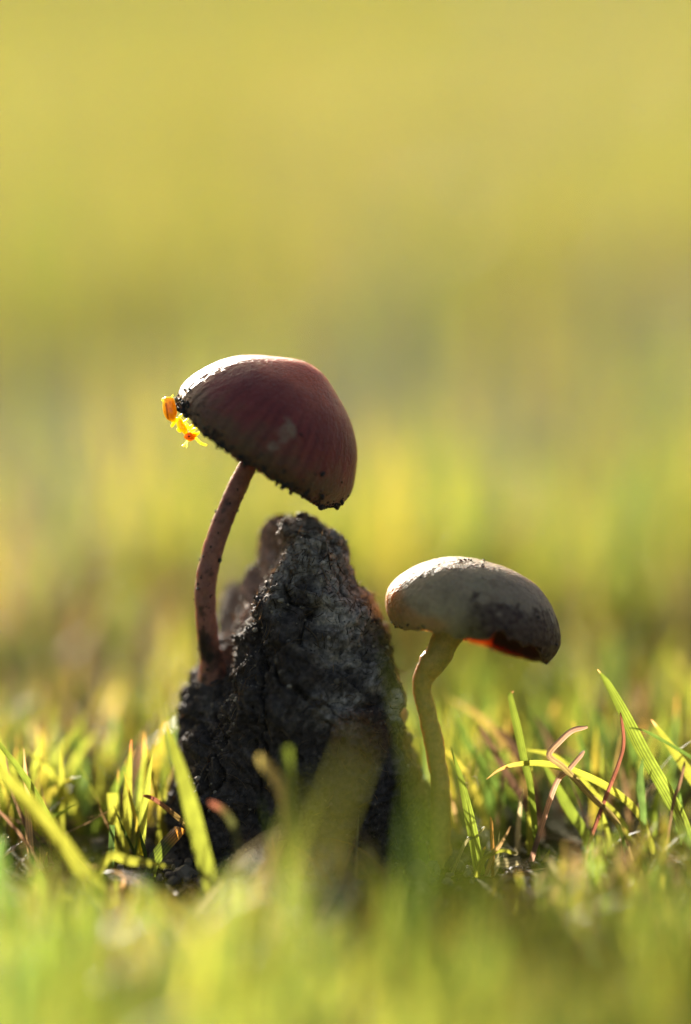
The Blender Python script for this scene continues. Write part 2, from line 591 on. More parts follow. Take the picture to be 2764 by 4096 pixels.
# fibres on the clod
idx = rng.choice(len(dV), 5500, replace=False)
idx = idx[dV[idx, 2] > 1.0]
fl = 0.35 + rng.gamma(2.0, 0.4, len(idx))
fr = 0.012 + rng.gamma(2.0, 0.007, len(idx))
FV, FF, per = strands(dV[idx], tangents(dN[idx], rng, np.array([0.5, 0, 0.9])), dN[idx], fl, fr, 0.16, 5)
fc = np.array([[0.17, 0.13, 0.09], [0.06, 0.043, 0.03], [0.32, 0.25, 0.17], [0.03, 0.022, 0.016]])[rng.choice(4, len(idx), p=[.48, .3, .14, .08])]
tag(mesh_obj('fibre', FV, FF, M_FIBRE, clod, col=fc.repeat(per, axis=0)), kind='stuff')
# a few longer straws that can be told apart
for (a, b, c), w in ((((1215, 2500), (1262, 2545), (1275, 2590)), 0.055), (((1085, 2480), (1078, 2520), (1062, 2560)), 0.05),
                     (((1235, 2180), (1240, 2230), (1228, 2290)), 0.045), (((1205, 2310), (1225, 2340), (1215, 2375)), 0.04),
                     (((1130, 2590), (1180, 2560), (1230, 2562)), 0.045), (((1010, 2700), (985, 2720), (960, 2790)), 0.05)):
    pts = catmull(P(np.array([a[0], b[0], c[0]]), np.array([a[1], b[1], c[1]]), 0), 14)
    for k in range(14):                       # drop each point on the nearest front surface
        uu, vv, dd = project(dV[:dVs[0].shape[0]])
        u0, v0, _ = project(pts[k])
        near = (np.abs(uu - u0) < 6) & (np.abs(vv - v0) < 6)
        dmin = dd[near].min() if near.any() else -2.5
        pts[k] = P(u0, v0, dmin - 0.10)
    V, F, cf = tube(pts, w * (1 - 0.5 * np.linspace(-1, 1, 14) ** 4), 6)
    mesh_obj('straw', V, [F, cf], M_FIBRE, clod, col=np.array([0.20, 0.15, 0.10]))
# crumbs on the clod, with extra added on sun-facing edges to brighten the crests
lit_crest = np.clip((dN @ np.array(to_sun)) * 2.0, 0, 1) * np.clip(1.0 - np.abs(dN @ FWD) * 1.3, 0, 1)
pr = 0.25 + 6.0 * lit_crest
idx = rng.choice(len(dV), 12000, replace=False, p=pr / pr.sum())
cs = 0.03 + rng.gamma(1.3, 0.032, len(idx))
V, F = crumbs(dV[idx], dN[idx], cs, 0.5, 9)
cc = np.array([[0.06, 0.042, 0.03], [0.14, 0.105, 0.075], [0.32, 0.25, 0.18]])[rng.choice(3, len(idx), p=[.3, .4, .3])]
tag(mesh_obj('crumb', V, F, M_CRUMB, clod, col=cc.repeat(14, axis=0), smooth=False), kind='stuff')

# ------------------------------------------------------------------ mushrooms
def cap_frame(centre_uv, d, rim_dir, tilt_deg):
    ex = np.array([rim_dir[0], rim_dir[1]], float); ex /= np.linalg.norm(ex)
    e1 = ex[0] * RGT - ex[1] * UPV
    a0 = ex[1] * RGT + ex[0] * UPV
    t = math.radians(tilt_deg)
    a = math.cos(t) * a0 + math.sin(t) * (-FWD)
    e2 = math.cos(t) * (-FWD) - math.sin(t) * a0
    return P(*centre_uv, d), e1, e2, a

def smooth_profile(pts, n):
    c = catmull(pts, 400)
    s = np.concatenate([[0], np.cumsum(np.linalg.norm(np.diff(c, axis=0), axis=1))])
    t = np.linspace(0, s[-1], n)
    return np.stack([np.interp(t, s, c[:, 0]), np.interp(t, s, c[:, 1])], -1), s[-1]

# ---- tall purple-brown mushroom
SA = SPX * 1.01
oA, e1A, e2A, aA = cap_frame((1029, 1811), 3.2, (640, 425), 8.5)
profA = [(0, 416), (40, 413), (90, 396), (160, 362), (235, 318), (300, 264), (345, 208), (376, 150), (396, 100), (404, 55), (396, 18), (384, -6)]
RA = 280
pA, _ = smooth_profile(profA, RA)
NA = 640
phi = np.linspace(0, 2 * np.pi, NA, endpoint=False)
def revolve(prof, phi, o, e1, e2, a, s, extra=None):
    r, h = prof[..., 0], prof[..., 1]
    if r.ndim == 1:
        r = np.repeat(r[:, None], len(phi), 1); h = np.repeat(h[:, None], len(phi), 1)
    V = (o + (r * np.cos(phi))[..., None] * e1 * s + (r * np.sin(phi))[..., None] * e2 * s + h[..., None] * a * s)
    return V

tA = np.linspace(0, 1, RA)[:, None]
rimj = (noise3(np.stack([np.cos(phi) * 9, np.sin(phi) * 9, phi * 0], -1)) * 7
        + noise3(np.stack([np.cos(phi) * 30, np.sin(phi) * 30, phi * 0 + 4], -1)) * 6)
rA = np.repeat(pA[:, :1], NA, 1); hA = np.repeat(pA[:, 1:], NA, 1)
hA = hA + sstep(0.93, 1.0, tA) * rimj[None]
dirn = np.stack([np.cos(phi), np.sin(phi), 0 * phi], -1)
lowf = fbm(np.stack([rA * np.cos(phi) / 210, rA * np.sin(phi) / 210, hA / 210], -1) + 2.0, 2)
swell = 1 + 0.010 * lowf * sstep(0, 0.25, tA) - 0.0012 * np.cos(46 * phi)[None] * sstep(0.45, 0.9, tA)
rA2, hA2 = rA * swell, hA + 3 * lowf
outA = revolve(np.stack([rA2, hA2], -1), phi, oA, e1A, e2A, aA, SPX)
# underside of the flesh
profAi = [(380, -7), (372, 20), (368, 60), (340, 125), (280, 205), (190, 275), (100, 300), (34, 305)]
pAi, _ = smooth_profile(profAi, 40)
rI = np.repeat(pAi[:, :1], NA, 1); hI = np.repeat(pAi[:, 1:], NA, 1)
hI = hI + (1 - sstep(0, 0.12, np.linspace(0, 1, 40)[:, None])) * rimj[None]
inA = revolve(np.stack([rI, hI], -1), phi, oA, e1A, e2A, aA, SPX)
VA = np.concatenate([outA.reshape(-1, 3), inA.reshape(-1, 3)])
FA = grid_faces(RA + 40, NA)
def skin_relief(V, F, n_out, t_row, phi_, amp):
    """fine pits and radial fibres pressed into the outer skin"""
    N_ = vert_normals(V, F)
    tt_ = np.repeat(t_row, len(phi_)); pp_ = np.tile(phi_, len(t_row))
    fib = fbm(np.stack([np.cos(pp_) * 60, np.sin(pp_) * 60, tt_ * 9], -1), 2) * sstep(0.1, 0.5, tt_)
    d_ = amp * (fbm(V[:n_out] / 0.24 + 5, 2) + 0.9 * fbm(V[:n_out] / 0.75 + 2, 2) + 0.8 * fib)
    V = V.copy()
    V[:n_out] += N_[:n_out] * d_[:, None]
    return V
VA = skin_relief(VA, FA, RA * NA, tA.ravel(), phi, 0.022)
hh = np.concatenate([hA2, hI]).ravel(); 
ph = np.tile(phi, RA + 40)
tt = np.concatenate([np.repeat(tA, NA, 1), np.full((40, NA), 1.2)]).ravel()
nz = fbm(VA / 1.3, 4)
fine = fbm(np.stack([ph * 26, tt * 3, 0 * tt], -1), 3)
cA = np.zeros((len(VA), 3))
c_top = np.array([0.58, 0.130, 0.070]); c_mid = np.array([0.285, 0.050, 0.044]); c_rim = np.array([0.170, 0.088, 0.040])  # top raised to orange red so its colour carries the backlit glow
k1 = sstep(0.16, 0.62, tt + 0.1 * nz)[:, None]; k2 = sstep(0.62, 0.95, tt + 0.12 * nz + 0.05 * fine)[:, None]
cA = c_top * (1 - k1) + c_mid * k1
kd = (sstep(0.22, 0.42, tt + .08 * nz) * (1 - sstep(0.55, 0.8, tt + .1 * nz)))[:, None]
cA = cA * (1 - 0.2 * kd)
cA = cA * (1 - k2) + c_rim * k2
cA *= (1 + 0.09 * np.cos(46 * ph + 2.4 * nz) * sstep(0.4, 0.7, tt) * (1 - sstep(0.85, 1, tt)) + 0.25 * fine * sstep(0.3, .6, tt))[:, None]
# pale bloom stain on the face, shaped like a slanting smear
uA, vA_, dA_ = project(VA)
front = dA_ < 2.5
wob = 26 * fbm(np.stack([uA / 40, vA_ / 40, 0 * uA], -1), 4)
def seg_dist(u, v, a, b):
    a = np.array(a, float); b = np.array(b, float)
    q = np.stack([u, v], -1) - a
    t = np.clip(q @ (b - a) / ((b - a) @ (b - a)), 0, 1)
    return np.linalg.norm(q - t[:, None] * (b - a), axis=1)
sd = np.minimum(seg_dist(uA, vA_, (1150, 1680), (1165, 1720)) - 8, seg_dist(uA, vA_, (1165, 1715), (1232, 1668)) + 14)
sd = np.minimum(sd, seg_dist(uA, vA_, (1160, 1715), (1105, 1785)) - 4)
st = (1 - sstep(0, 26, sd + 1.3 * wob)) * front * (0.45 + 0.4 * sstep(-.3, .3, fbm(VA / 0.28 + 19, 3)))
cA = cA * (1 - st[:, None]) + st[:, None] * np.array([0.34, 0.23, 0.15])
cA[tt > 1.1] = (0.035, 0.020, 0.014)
# flat scurf near the margin
sc = sstep(0.2, 0.5, fbm(VA / 0.5 + 8, 3)) * sstep(0.78, 0.97, tt) * 0.55 * (tt < 1.1)
cA = cA * (1 - sc[:, None]) + sc[:, None] * np.array([0.13, 0.085, 0.055])
baseA = P(858, 2690, 6.0)
mushA = thing('mushroom', 'tall mushroom with glossy purple brown bell cap growing from the dung', 'mushroom', baseA)
alA = 0.15 + 0.95 * (1 - sstep(0.45, 0.85, tt)) + 0 * tt
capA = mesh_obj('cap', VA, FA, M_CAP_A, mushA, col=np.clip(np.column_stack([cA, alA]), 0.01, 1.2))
capA['label'] = 'glossy purple brown bell shaped cap with dirt specks along its rim'

def gills(name, par, o, e1, e2, a, s, n, r0, r1, hfun_top, depth, col, mat):
    Vs, Fs, k = [], [], 0
    m = 10
    for i in range(n):
        ph_ = 2 * math.pi * i / n + random.uniform(-.02, .02)
        rs = np.linspace(r0 if i % 2 == 0 else r0 + (r1 - r0) * random.uniform(.3, .6), r1, m)
        ht = hfun_top(rs) + 4
        hb = ht - depth * np.sin(np.linspace(0.12, 0.93, m) * np.pi) ** 0.7
        dr = math.cos(ph_) * e1 + math.sin(ph_) * e2
        sd_ = -math.sin(ph_) * e1 + math.cos(ph_) * e2
        for sg, hh_ in ((1, ht), (-1, ht), (-1, hb), (1, hb)):
            Vs.append(o + (rs[:, None] * dr + hh_[:, None] * a + sg * (2.2 if hh_ is ht else 0.9) * sd_) * s)
        idx_ = np.arange(m - 1)
        for q in range(4):
            A_ = k + q * m + idx_; B_ = k + ((q + 1) % 4) * m + idx_
            Fs.append(np.stack([A_, A_ + 1, B_ + 1, B_], -1))
        k += 4 * m
    V = np.concatenate(Vs)
    g = mesh_obj(name, V, np.concatenate(Fs), mat, par, col=np.array(col))
    return tag(g, kind='stuff')
gills('gill', capA, oA, e1A, e2A, aA, SPX, 84, 60, 362, lambda r: np.interp(r, pAi[::-1, 0], pAi[::-1, 1]), 95, (0.06, 0.035, 0.03), M_GILL)

# stem A
cl = catmull(P(np.array([858, 846, 830, 822, 824, 852, 893, 936, 976, 1006, 1045]), np.array([2720, 2640, 2540, 2440, 2330, 2200, 2080, 1980, 1895, 1830, 1650]),
               np.array([6.0, 5.4, 4.6, 4.0, 3.6, 3.3, 3.2, 3.2, 3.2, 3.2, 3.2])), 150)
ts = np.linspace(0, 1, 150)
rad = np.interp(ts, [0, 0.04, 0.09, 0.16, 0.35, 0.6, 0.85, 1], [66, 58, 48, 43, 42, 40, 37, 36]) * SPX
V, F, cf = tube(cl, rad, 48)
N = vert_normals(V, F)
V = V + N * (0.07 * fbm(V / 0.8, 3) + 0.035 * ridged(V / 0.4, 2))[:, None]
lat = fbm(V / np.array([1.2, 1.2, 3.0]) + 6, 4)
sc_ = np.append(np.repeat(ts, 48), [0, 1])
c = np.array([0.36, 0.155, 0.105]) * (1 + 0.35 * lat)[:, None]
dk = sstep(0.18, 0.5, fbm(V / 0.9 + 33, 4) + 0.45 * (0.35 - sc_)) * 0.75
c = c * (1 - dk[:, None]) + dk[:, None] * np.array([0.035, 0.022, 0.018])
u_, v_, d_ = project(V)
soil = (1 - sstep(8, 40, seg_dist(u_, v_, (806, 2548), (842, 2622)) + 30 * lat + 18 * fbm(V / 0.35 + 2, 2))) * 0.85
c = c * (1 - soil[:, None]) + soil[:, None] * np.array([0.02, 0.014, 0.012])
stemA = mesh_obj('stem', V, [F, cf], M_STEM, mushA, col=np.clip(c, 0.008, 1))
ii = rng.choice(len(V) - 2, 150)
ii = ii[(V[ii] - oA) @ aA < -3]
CV, CF = crumbs(V[ii], N[ii], 0.03 + rng.gamma(1.5, 0.03, len(ii)), 0.4, 31)
tag(mesh_obj('dirt', CV, CF, M_CRUMB, stemA, col=np.array([0.025, 0.018, 0.014]), smooth=False), kind='stuff')

# dirt on cap A: along the rim all round, with a denser cluster by the ant
NAo = vert_normals(VA, FA)
cent, nrm, siz = [], [], []
for k in range(900):
    j = rng.integers(NA)
    i = int(np.clip(RA - 1 - abs(rng.normal(0, 11)), RA - 90, RA - 1))
    cent.append(VA[i * NA + j]); nrm.append(NAo[i * NA + j]); siz.append(0.03 + rng.gamma(1.4, 0.032))
for (u0, v0, s0) in ((760, 1558, .17), (757, 1593, .10), (753, 1620, .24), (729, 1634, .17), (716, 1600, .15), (797, 1622, .12), (816, 1625, .08), (822, 1555, .07),
                     (868, 1786, .26), (878, 1796, .2), (840, 1755, .13), (1135, 1886, .20), (1286, 1895, .22), (1262, 1895, .15), (1210, 1920, .24), (1225, 1980, .34),
                     (1130, 1952, .28), (1170, 1972, .26), (1365, 2002, .26), (1398, 1985, .16), (1310, 2010, .14), (1365, 1928, .14), (1205, 1742, .15), (1057, 1758, .14),
                     (888, 1740, .12), (1026, 1830, .15), (1180, 1965, .2), (1104, 1945, .2)):
    dd = np.hypot(uA - u0, vA_ - v0) + np.where(dA_ > 2.0, 400, 0)
    j = int(np.argmin(dd))
    for q in range(3):
        cent.append(VA[j] + rng.normal(0, s0 * 0.45, 3)); nrm.append(NAo[j]); siz.append(s0 * rng.uniform(.35, .7))
CV, CF = crumbs(np.array(cent), np.array(nrm), np.array(siz), 0.35, 12)
tag(mesh_obj('dirt', CV, CF, M_CRUMB, capA, col=np.array([0.020, 0.015, 0.013]), smooth=False), kind='stuff')
# pale square flake stuck on the cap
j = int(np.argmin(np.hypot(uA - 1075, vA_ - 1775) + np.where(dA_ > 2, 400, 0)))
n_ = NAo[j] * np.sign(NAo[j] @ -FWD)
x_ = np.cross(UPV, n_); x_ /= np.linalg.norm(x_); y_ = np.cross(n_, x_)
o_ = VA[j] + n_ * 0.06
sh = [(-.30, -.26, 0), (.28, -.30, .02), (.34, .16, .06), (-.02, .34, .1), (-.26, .18, .04)]
fv = np.array([o_ + x_ * a_ + y_ * b_ + n_ * (c_ + z_) for z_ in (0.07, -0.05) for a_, b_, c_ in sh])
me_f3 = np.array([[0, 1, 2], [0, 2, 3], [0, 3, 4], [7, 6, 5], [8, 7, 5], [9, 8, 5]])
me_f4 = np.array([[k, 5 + k, 5 + (k + 1) % 5, (k + 1) % 5] for k in range(5)])
mesh_obj('flake', fv, [me_f3, me_f4], M_FLAKE, capA, col=np.array([0.42, 0.42, 0.42]), smooth=False)

# ---- pale mushroom beside the clod
oB, e1B, e2B, aB = cap_frame((1890, 2492), 2.2, (702, 210), 2.5)
profB = [(0, 252), (70, 250), (140, 238), (210, 210), (270, 170), (320, 120), (352, 72), (366, 28), (362, -14), (346, -52), (318, -86), (285, -104)]
NB, RB = NA, 280
pB, _ = smooth_profile(profB, 400)
sB = np.linspace(0, 1, 400)
# how far the margin reaches, round the cap: torn short at the front right
fr_ = np.exp(-(((phi - 1.02 + np.pi) % (2 * np.pi) - np.pi) / 0.62) ** 2)
fr_ = np.clip(fr_ * 1.25, 0, 1)
rag = (noise3(np.stack([np.cos(phi) * 7, np.sin(phi) * 7, phi * 0 + 1], -1)) * 0.030
       + noise3(np.stack([np.cos(phi) * 40, np.sin(phi) * 40, phi * 0 + 7], -1)) * 0.009)
smax = 0.985 - 0.165 * fr_ - 0.05 * np.sin(phi).clip(0, 1) + rag * (0.5 + fr_) - 0.04 * np.exp(-(((phi - 2.0 + np.pi) % (2 * np.pi) - np.pi) / 0.35) ** 2)
smax = smax - 0.07 * np.exp(-(((phi + 0.1 + np.pi) % (2 * np.pi) - np.pi) / 0.6) ** 2)
smax = np.clip(smax, 0.6, 1.0)
tB = np.linspace(0, 1, RB)
SS = tB[:, None] * smax[None]
rB = np.interp(SS, sB, pB[:, 0]); hB = np.interp(SS, sB, pB[:, 1])
lf = fbm(np.stack([rB * np.cos(phi) / 190, rB * np.sin(phi) / 190, hB / 190], -1) + 21.0, 3)
rB2 = rB * (1 + 0.022 * lf * sstep(0.05, 0.4, SS))
hB2 = hB + 6 * lf - 16 * np.exp(-((rB * np.cos(phi) - 330) / 90) ** 2) * 0
outB = revolve(np.stack([rB2, hB2], -1), phi, oB, e1B, e2B, aB, SPX)
th_ = np.interp(SS, [0, 0.35, 0.7, 1.0], [120, 75, 38, 13])
th_ = th_ * (1 - 0.6 * (np.cos(phi - np.pi)[None].clip(0, 1) ** 2) * sstep(0.5, 0.9, SS))
# inner sheet: move in along the profile normal
dr_ = np.gradient(rB2, axis=0); dh_ = np.gradient(hB2, axis=0)
ln = np.hypot(dr_, dh_) + 1e-9
rin = np.maximum(rB2 + dh_ / ln * th_, 0.5)
hin = hB2 - dr_ / ln * th_
inB = revolve(np.stack([rin, hin], -1)[::-1], phi, oB, e1B, e2B, aB, SPX)
VB = np.concatenate([outB.reshape(-1, 3), inB.reshape(-1, 3)])
FB = grid_faces(2 * RB, NB)
VB = skin_relief(VB, FB, RB * NB, tB, phi, 0.028)
isin = np.repeat([0.0, 1.0], RB * NB)
hbv = np.concatenate([hB2, hin[::-1]]).ravel()
phb = np.tile(phi, 2 * RB)
rb = np.concatenate([rB2, rin[::-1]]).ravel()
nzb = fbm(VB / 1.6 + 4, 4)
streak = fbm(np.stack([phb * 9, hbv / 90, 0 * hbv], -1), 3)
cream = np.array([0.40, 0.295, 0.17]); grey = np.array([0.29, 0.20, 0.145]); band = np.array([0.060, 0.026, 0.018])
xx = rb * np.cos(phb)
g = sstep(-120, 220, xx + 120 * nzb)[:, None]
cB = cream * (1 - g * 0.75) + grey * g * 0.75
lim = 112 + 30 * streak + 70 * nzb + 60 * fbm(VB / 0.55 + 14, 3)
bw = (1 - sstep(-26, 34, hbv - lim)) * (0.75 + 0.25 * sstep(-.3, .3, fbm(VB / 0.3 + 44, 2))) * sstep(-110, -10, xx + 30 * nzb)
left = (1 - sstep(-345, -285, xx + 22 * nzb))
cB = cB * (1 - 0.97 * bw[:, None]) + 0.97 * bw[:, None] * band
cB = cB * (1 - 0.8 * left[:, None]) + 0.8 * left[:, None] * np.array([0.62, 0.25, 0.05])  # orange of the backlit glow painted into the left margin
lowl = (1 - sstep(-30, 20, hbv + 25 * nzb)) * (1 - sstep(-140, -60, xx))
cB = cB * (1 - 0.7 * lowl[:, None]) + 0.7 * lowl[:, None] * np.array([0.48, 0.22, 0.07])  # lower left margin coloured for the same backlit glow
crown = np.exp(-((hbv - 246) / 18) ** 2) * sstep(-0.1, 0.3, nzb) * 0.5
cB = cB * (1 - crown[:, None]) + crown[:, None] * np.array([0.26, 0.14, 0.09])
mott = sstep(0.05, 0.5, fbm(VB / 0.9 + 71, 4)) * 0.35 * (1 - isin)
cB = cB * (1 - mott[:, None]) + mott[:, None] * np.array([0.16, 0.095, 0.06])
crack = np.exp(-((np.abs(fbm(VB / 3.5 + 12, 2)) / 0.012) ** 2)) * 0.35
cB *= (1 - crack)[:, None]
cB = np.where(isin[:, None] > 0.5, np.where(xx[:, None] < 110, np.array([0.42, 0.19, 0.07]), np.array([0.13, 0.070, 0.040])), cB * (1 + 0.18 * nzb)[:, None])  # inner orange by the stem paints a backlit glow into the colour
baseB = P(1765, 3330, 3.0); baseB = np.array([baseB[0], baseB[1], float(ground_z(baseB[0], baseB[1]))])
mushB = thing('mushroom', 'shorter mushroom with pale flattened cap and torn margin beside the dung', 'mushroom', baseB)
ssv = np.concatenate([SS, SS[::-1]]).ravel()
edgeB = sstep(0.90, 0.97, ssv)
alB = np.where(isin > 0.5, np.where(xx < 110, 0.5, 0.08), 0.35) + edgeB * 1.0 + left * 1.2 + lowl * 1.0
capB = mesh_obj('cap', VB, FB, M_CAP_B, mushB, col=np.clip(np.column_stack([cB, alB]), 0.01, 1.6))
capB['label'] = 'pale cream cap with brown ragged margin'
gills('gill', capB, oB, e1B, e2B, aB, SPX, 90, 70, 318, lambda r: np.interp(r, rin[:np.argmax(rin[:, 480]), 480], hin[:np.argmax(rin[:, 480]), 480]), 62, (0.060, 0.030, 0.022), M_GILL)
NBo = vert_normals(VB, FB)
uB, vB, dB_ = project(VB)
cent, nrm, siz = [], [], []
for (u0, v0, s0) in ((1683, 2310, .16), (1930, 2258, .15), (1932, 2268, .13), (1903, 2270, .10), (1935, 2246, .16), (1880, 2242, .14), (1748, 2232, .1), (1930, 2313, .12),
                     (1590, 2364, .10), (1840, 2240, .13), (1862, 2240, .16), (2150, 2470, .16), (2220, 2575, .13)):
    j = int(np.argmin(np.hypot(uB - u0, vB - v0) + np.where(dB_ > 3, 300, 0) + isin * 900))
    for q in range(3):
        cent.append(VB[j] + rng.normal(0, s0 * 0.4, 3)); nrm.append(NBo[j]); siz.append(s0 * rng.uniform(.3, .7))
for k in range(160):
    i = int(rng.integers(RB - 14, RB)) ; j = int(rng.integers(NB))
    cent.append(VB[i * NB + j]); nrm.append(NBo[i * NB + j]); siz.append(0.02 + rng.gamma(1.5, 0.025))
CV, CF = crumbs(np.array(cent), np.array(nrm), np.array(siz), 0.3, 15)
tag(mesh_obj('dirt', CV, CF, M_CRUMB, capB, col=np.array([0.07, 0.045, 0.03]), smooth=False), kind='stuff')

cl = catmull(np.vstack([[baseB[0], baseB[1], baseB[2] - 1.0], P(np.array([1762, 1748, 1722, 1690, 1692, 1722, 1758, 1782, 1806, 1850]), np.array([3190, 3050, 2900, 2780, 2725, 2665, 2610, 2560, 2505, 2380]),
                        np.array([2.8, 2.6, 2.4, 2.2, 2.0, 1.8, 1.8, 1.9, 2.0, 2.1]))]), 150)
rad = np.interp(ts, [0, 0.1, 0.3, 0.5, 0.56, 0.62, 0.70, 0.8, 0.9, 1], [42, 38, 38, 39, 44, 55, 56, 58, 68, 95]) * SPX
V, F, cf = tube(cl, rad, 48)
N = vert_normals(V, F)
V = V + N * (0.14 * fbm(V / 1.1 + 3, 3) + 0.03 * ridged(V / 0.35, 2))[:, None]
lat = fbm(V / np.array([1.0, 1.0, 3.4]) + 16, 4)
c = np.array([0.46, 0.26, 0.065]) * (1 + 0.35 * lat)[:, None]
c2 = sstep(0.1, 0.5, fbm(V / 1.2 + 63, 3))[:, None]
c = c * (1 - 0.4 * c2) + 0.4 * c2 * np.array([0.34, 0.14, 0.04])
mesh_obj('stem', V, [F, cf], M_STEM, mushB, col=np.clip(c, 0.01, 1))

# ------------------------------------------------------------------ ant on the rim of the tall cap
def blob_chain(pts, nseg=20, npt=28):
    """(x, y, r [, z]) in photo pixels; rounded tube -> V, F"""
    p = np.array([(q[0], q[1], q[3] if len(q) > 3 else 0.0, q[2]) for q in pts], float)
    c_ = catmull(p, npt)
    C = np.stack([c_[:, 0], -c_[:, 1], c_[:, 2]], -1)
    r_ = np.maximum(c_[:, 3], 0.4)
    V, F, cf = tube(C, r_, nseg, ref=np.array([0.0, 0.03, 1.0]) / np.linalg.norm([0, .03, 1]))
    return V, [tuple(f) for f in F] + [tuple(f) for f in cf]

def ant_px(lst):
    return [((620 + a[0] / 6.031), (1540 + a[1] / 6.031), a[2] / 6.031, *( [a[3] / 6.031] if len(a) > 3 else [])) for a in lst]

amber = np.array([0.92, 0.50, 0.025]); brown = np.array([0.62, 0.19, 0.012]); pale = np.array([0.85, 0.58, 0.27]); limb = np.array([0.72, 0.36, 0.03]); dusky = np.array([0.40, 0.28, 0.18])
ant_parts = [
    (amber, [(330, 288, 84), (330, 325, 122), (334, 420, 148), (348, 540, 162), (372, 660, 165), (405, 760, 138), (455, 830, 80), (520, 850, 46)]),
    (amber, [(490, 835, 44), (455, 910, 42), (415, 975, 34), (395, 1015, 16)]),
    (amber, [(500, 845, 46), (560, 840, 62), (592, 880, 80), (610, 950, 84), (640, 1010, 96), (690, 1060, 92), (720, 1110, 70), (750, 1170, 50)]),
    (amber, [(540, 1040, 30), (580, 1090, 42), (640, 1120, 40)]),
    (brown, [(715, 1200, 55), (760, 1220, 88), (830, 1235, 104), (900, 1240, 92), (950, 1215, 62), (1010, 1195, 36), (1070, 1150, 14)]),
    (brown, [(780, 1330, 22), (850, 1325, 34), (900, 1300, 26)]),
    (limb, [(930, 1150, 22), (985, 1165, 26), (1030, 1150, 18), (1075, 1130, 10)]),
    (pale, [(735, 905, 20), (780, 970, 36), (830, 1040, 40), (870, 1110, 34), (930, 1140, 22)]),
    (limb, [(585, 770, 26), (630, 730, 22), (682, 685, 12)]),
    (limb, [(690, 905, 30), (740, 865, 24), (775, 835, 15), (812, 798, 10)]),
    (limb, [(820, 1040, 28), (880, 990, 30), (925, 945, 24), (965, 930, 12), (1000, 985, 10)]),
    (limb, [(880, 1110, 24), (950, 1065, 28), (1010, 1035, 22), (1030, 1045, 12)]),
    (pale, [(945, 1270, 30), (1000, 1295, 32), (1060, 1365, 30), (1130, 1415, 31), (1200, 1438, 32), (1258, 1450, 22)]),
    (dusky, [(775, 1335, 14), (735, 1390, 12), (700, 1440, 16), (672, 1475, 30)]),
    (dusky, [(785, 1345, 12), (772, 1410, 13), (766, 1470, 18), (760, 1515, 10)]),
    (pale, [(245, 430, 24), (225, 390, 26), (190, 355, 42), (165, 340, 30)]),
    (limb, [(400, 290, 16), (425, 255, 12), (432, 232, 14)]),
]
Vs, Fs, off, skel = [], [], 0, []
for colr, lst in ant_parts:
    pp = ant_px(lst)
    V, F = blob_chain(pp)
    Vs.append(V); Fs += [tuple(int(i) + off for i in f) for f in F]
    off += len(V)
    cc_ = catmull(np.array([(q[0], q[1]) for q in pp]), 30)
    rr_ = np.interp(np.linspace(0, 1, 30), np.linspace(0, 1, len(pp)), [q[2] for q in pp])
    skel.append((colr, cc_, rr_))
tmp = bpy.data.meshes.new('tmp_ant')
tmp.from_pydata([tuple(v) for v in np.vstack(Vs)], [], Fs)
tob = bpy.data.objects.new('tmp_ant', tmp)
COL.objects.link(tob)
md = tob.modifiers.new('fuse', 'REMESH'); md.mode = 'VOXEL'; md.voxel_size = 0.55
ms = tob.modifiers.new('ease', 'SMOOTH'); ms.factor = 0.5; ms.iterations = 2
bpy.context.view_layer.update()
ev = tob.evaluated_get(bpy.context.evaluated_depsgraph_get()).to_mesh()
av = np.empty(len(ev.vertices) * 3); ev.vertices.foreach_get('co', av); av = av.reshape(-1, 3)
afq = [tuple(p.vertices) for p in ev.polygons]
tob.to_mesh_clear()
bpy.data.objects.remove(tob); bpy.data.meshes.remove(tmp)
au, avv, az = av[:, 0], -av[:, 1], av[:, 2]
best = np.full(len(av), 1e9); ac = np.zeros((len(av), 3))
for colr, cc_, rr_ in skel:
    q = np.min(np.hypot(au[:, None] - cc_[None, :, 0], avv[:, None] - cc_[None, :, 1]) - rr_[None], axis=1)
    m_ = q < best
    best[m_] = q[m_]; ac[m_] = colr
AW = P(au, avv, 0.6 - az * SPX)
edge_d = (1 + 0.28 * fbm(AW / 0.25, 3))[:, None]
ac = np.clip(ac * edge_d, 0.01, 0.95)
# dark seam along the back of the abdomen
seam = (1 - sstep(2.0, 5.0, seg_dist(au, avv, (664, 1615), (672, 1672)))) * 0.6
ac = ac * (1 - seam[:, None]) + seam[:, None] * np.array([0.30, 0.11, 0.01])
aq = np.array([f for f in afq if len(f) == 4]); a3 = [f for f in afq if len(f) == 3]
ant_base = P(786, 1700, 0.6)
ant = thing('ant', 'tiny translucent amber yellow ant clinging to the rim of the purple cap', 'ant', ant_base)
mesh_obj('body', AW, [aq] + ([np.array(a3)] if a3 else []), M_ANT, ant, col=ac)
ec = P(620 + 820 / 6.031, 1540 + 1246 / 6.031, 0.6 - 17.2 * SPX)
th = np.linspace(0, np.pi, 8); pz = np.linspace(0, 2 * np.pi, 14, endpoint=False)
ev_ = ec + 0.075 * np.stack([np.sin(th)[:, None] * np.cos(pz), np.cos(th)[:, None] + 0 * pz, np.sin(th)[:, None] * np.sin(pz)], -1).reshape(-1, 3)
mesh_obj('eye', ev_, grid_faces(8, 14), M_CRUMB, ant, col=np.array([0.05, 0.015, 0.008]))

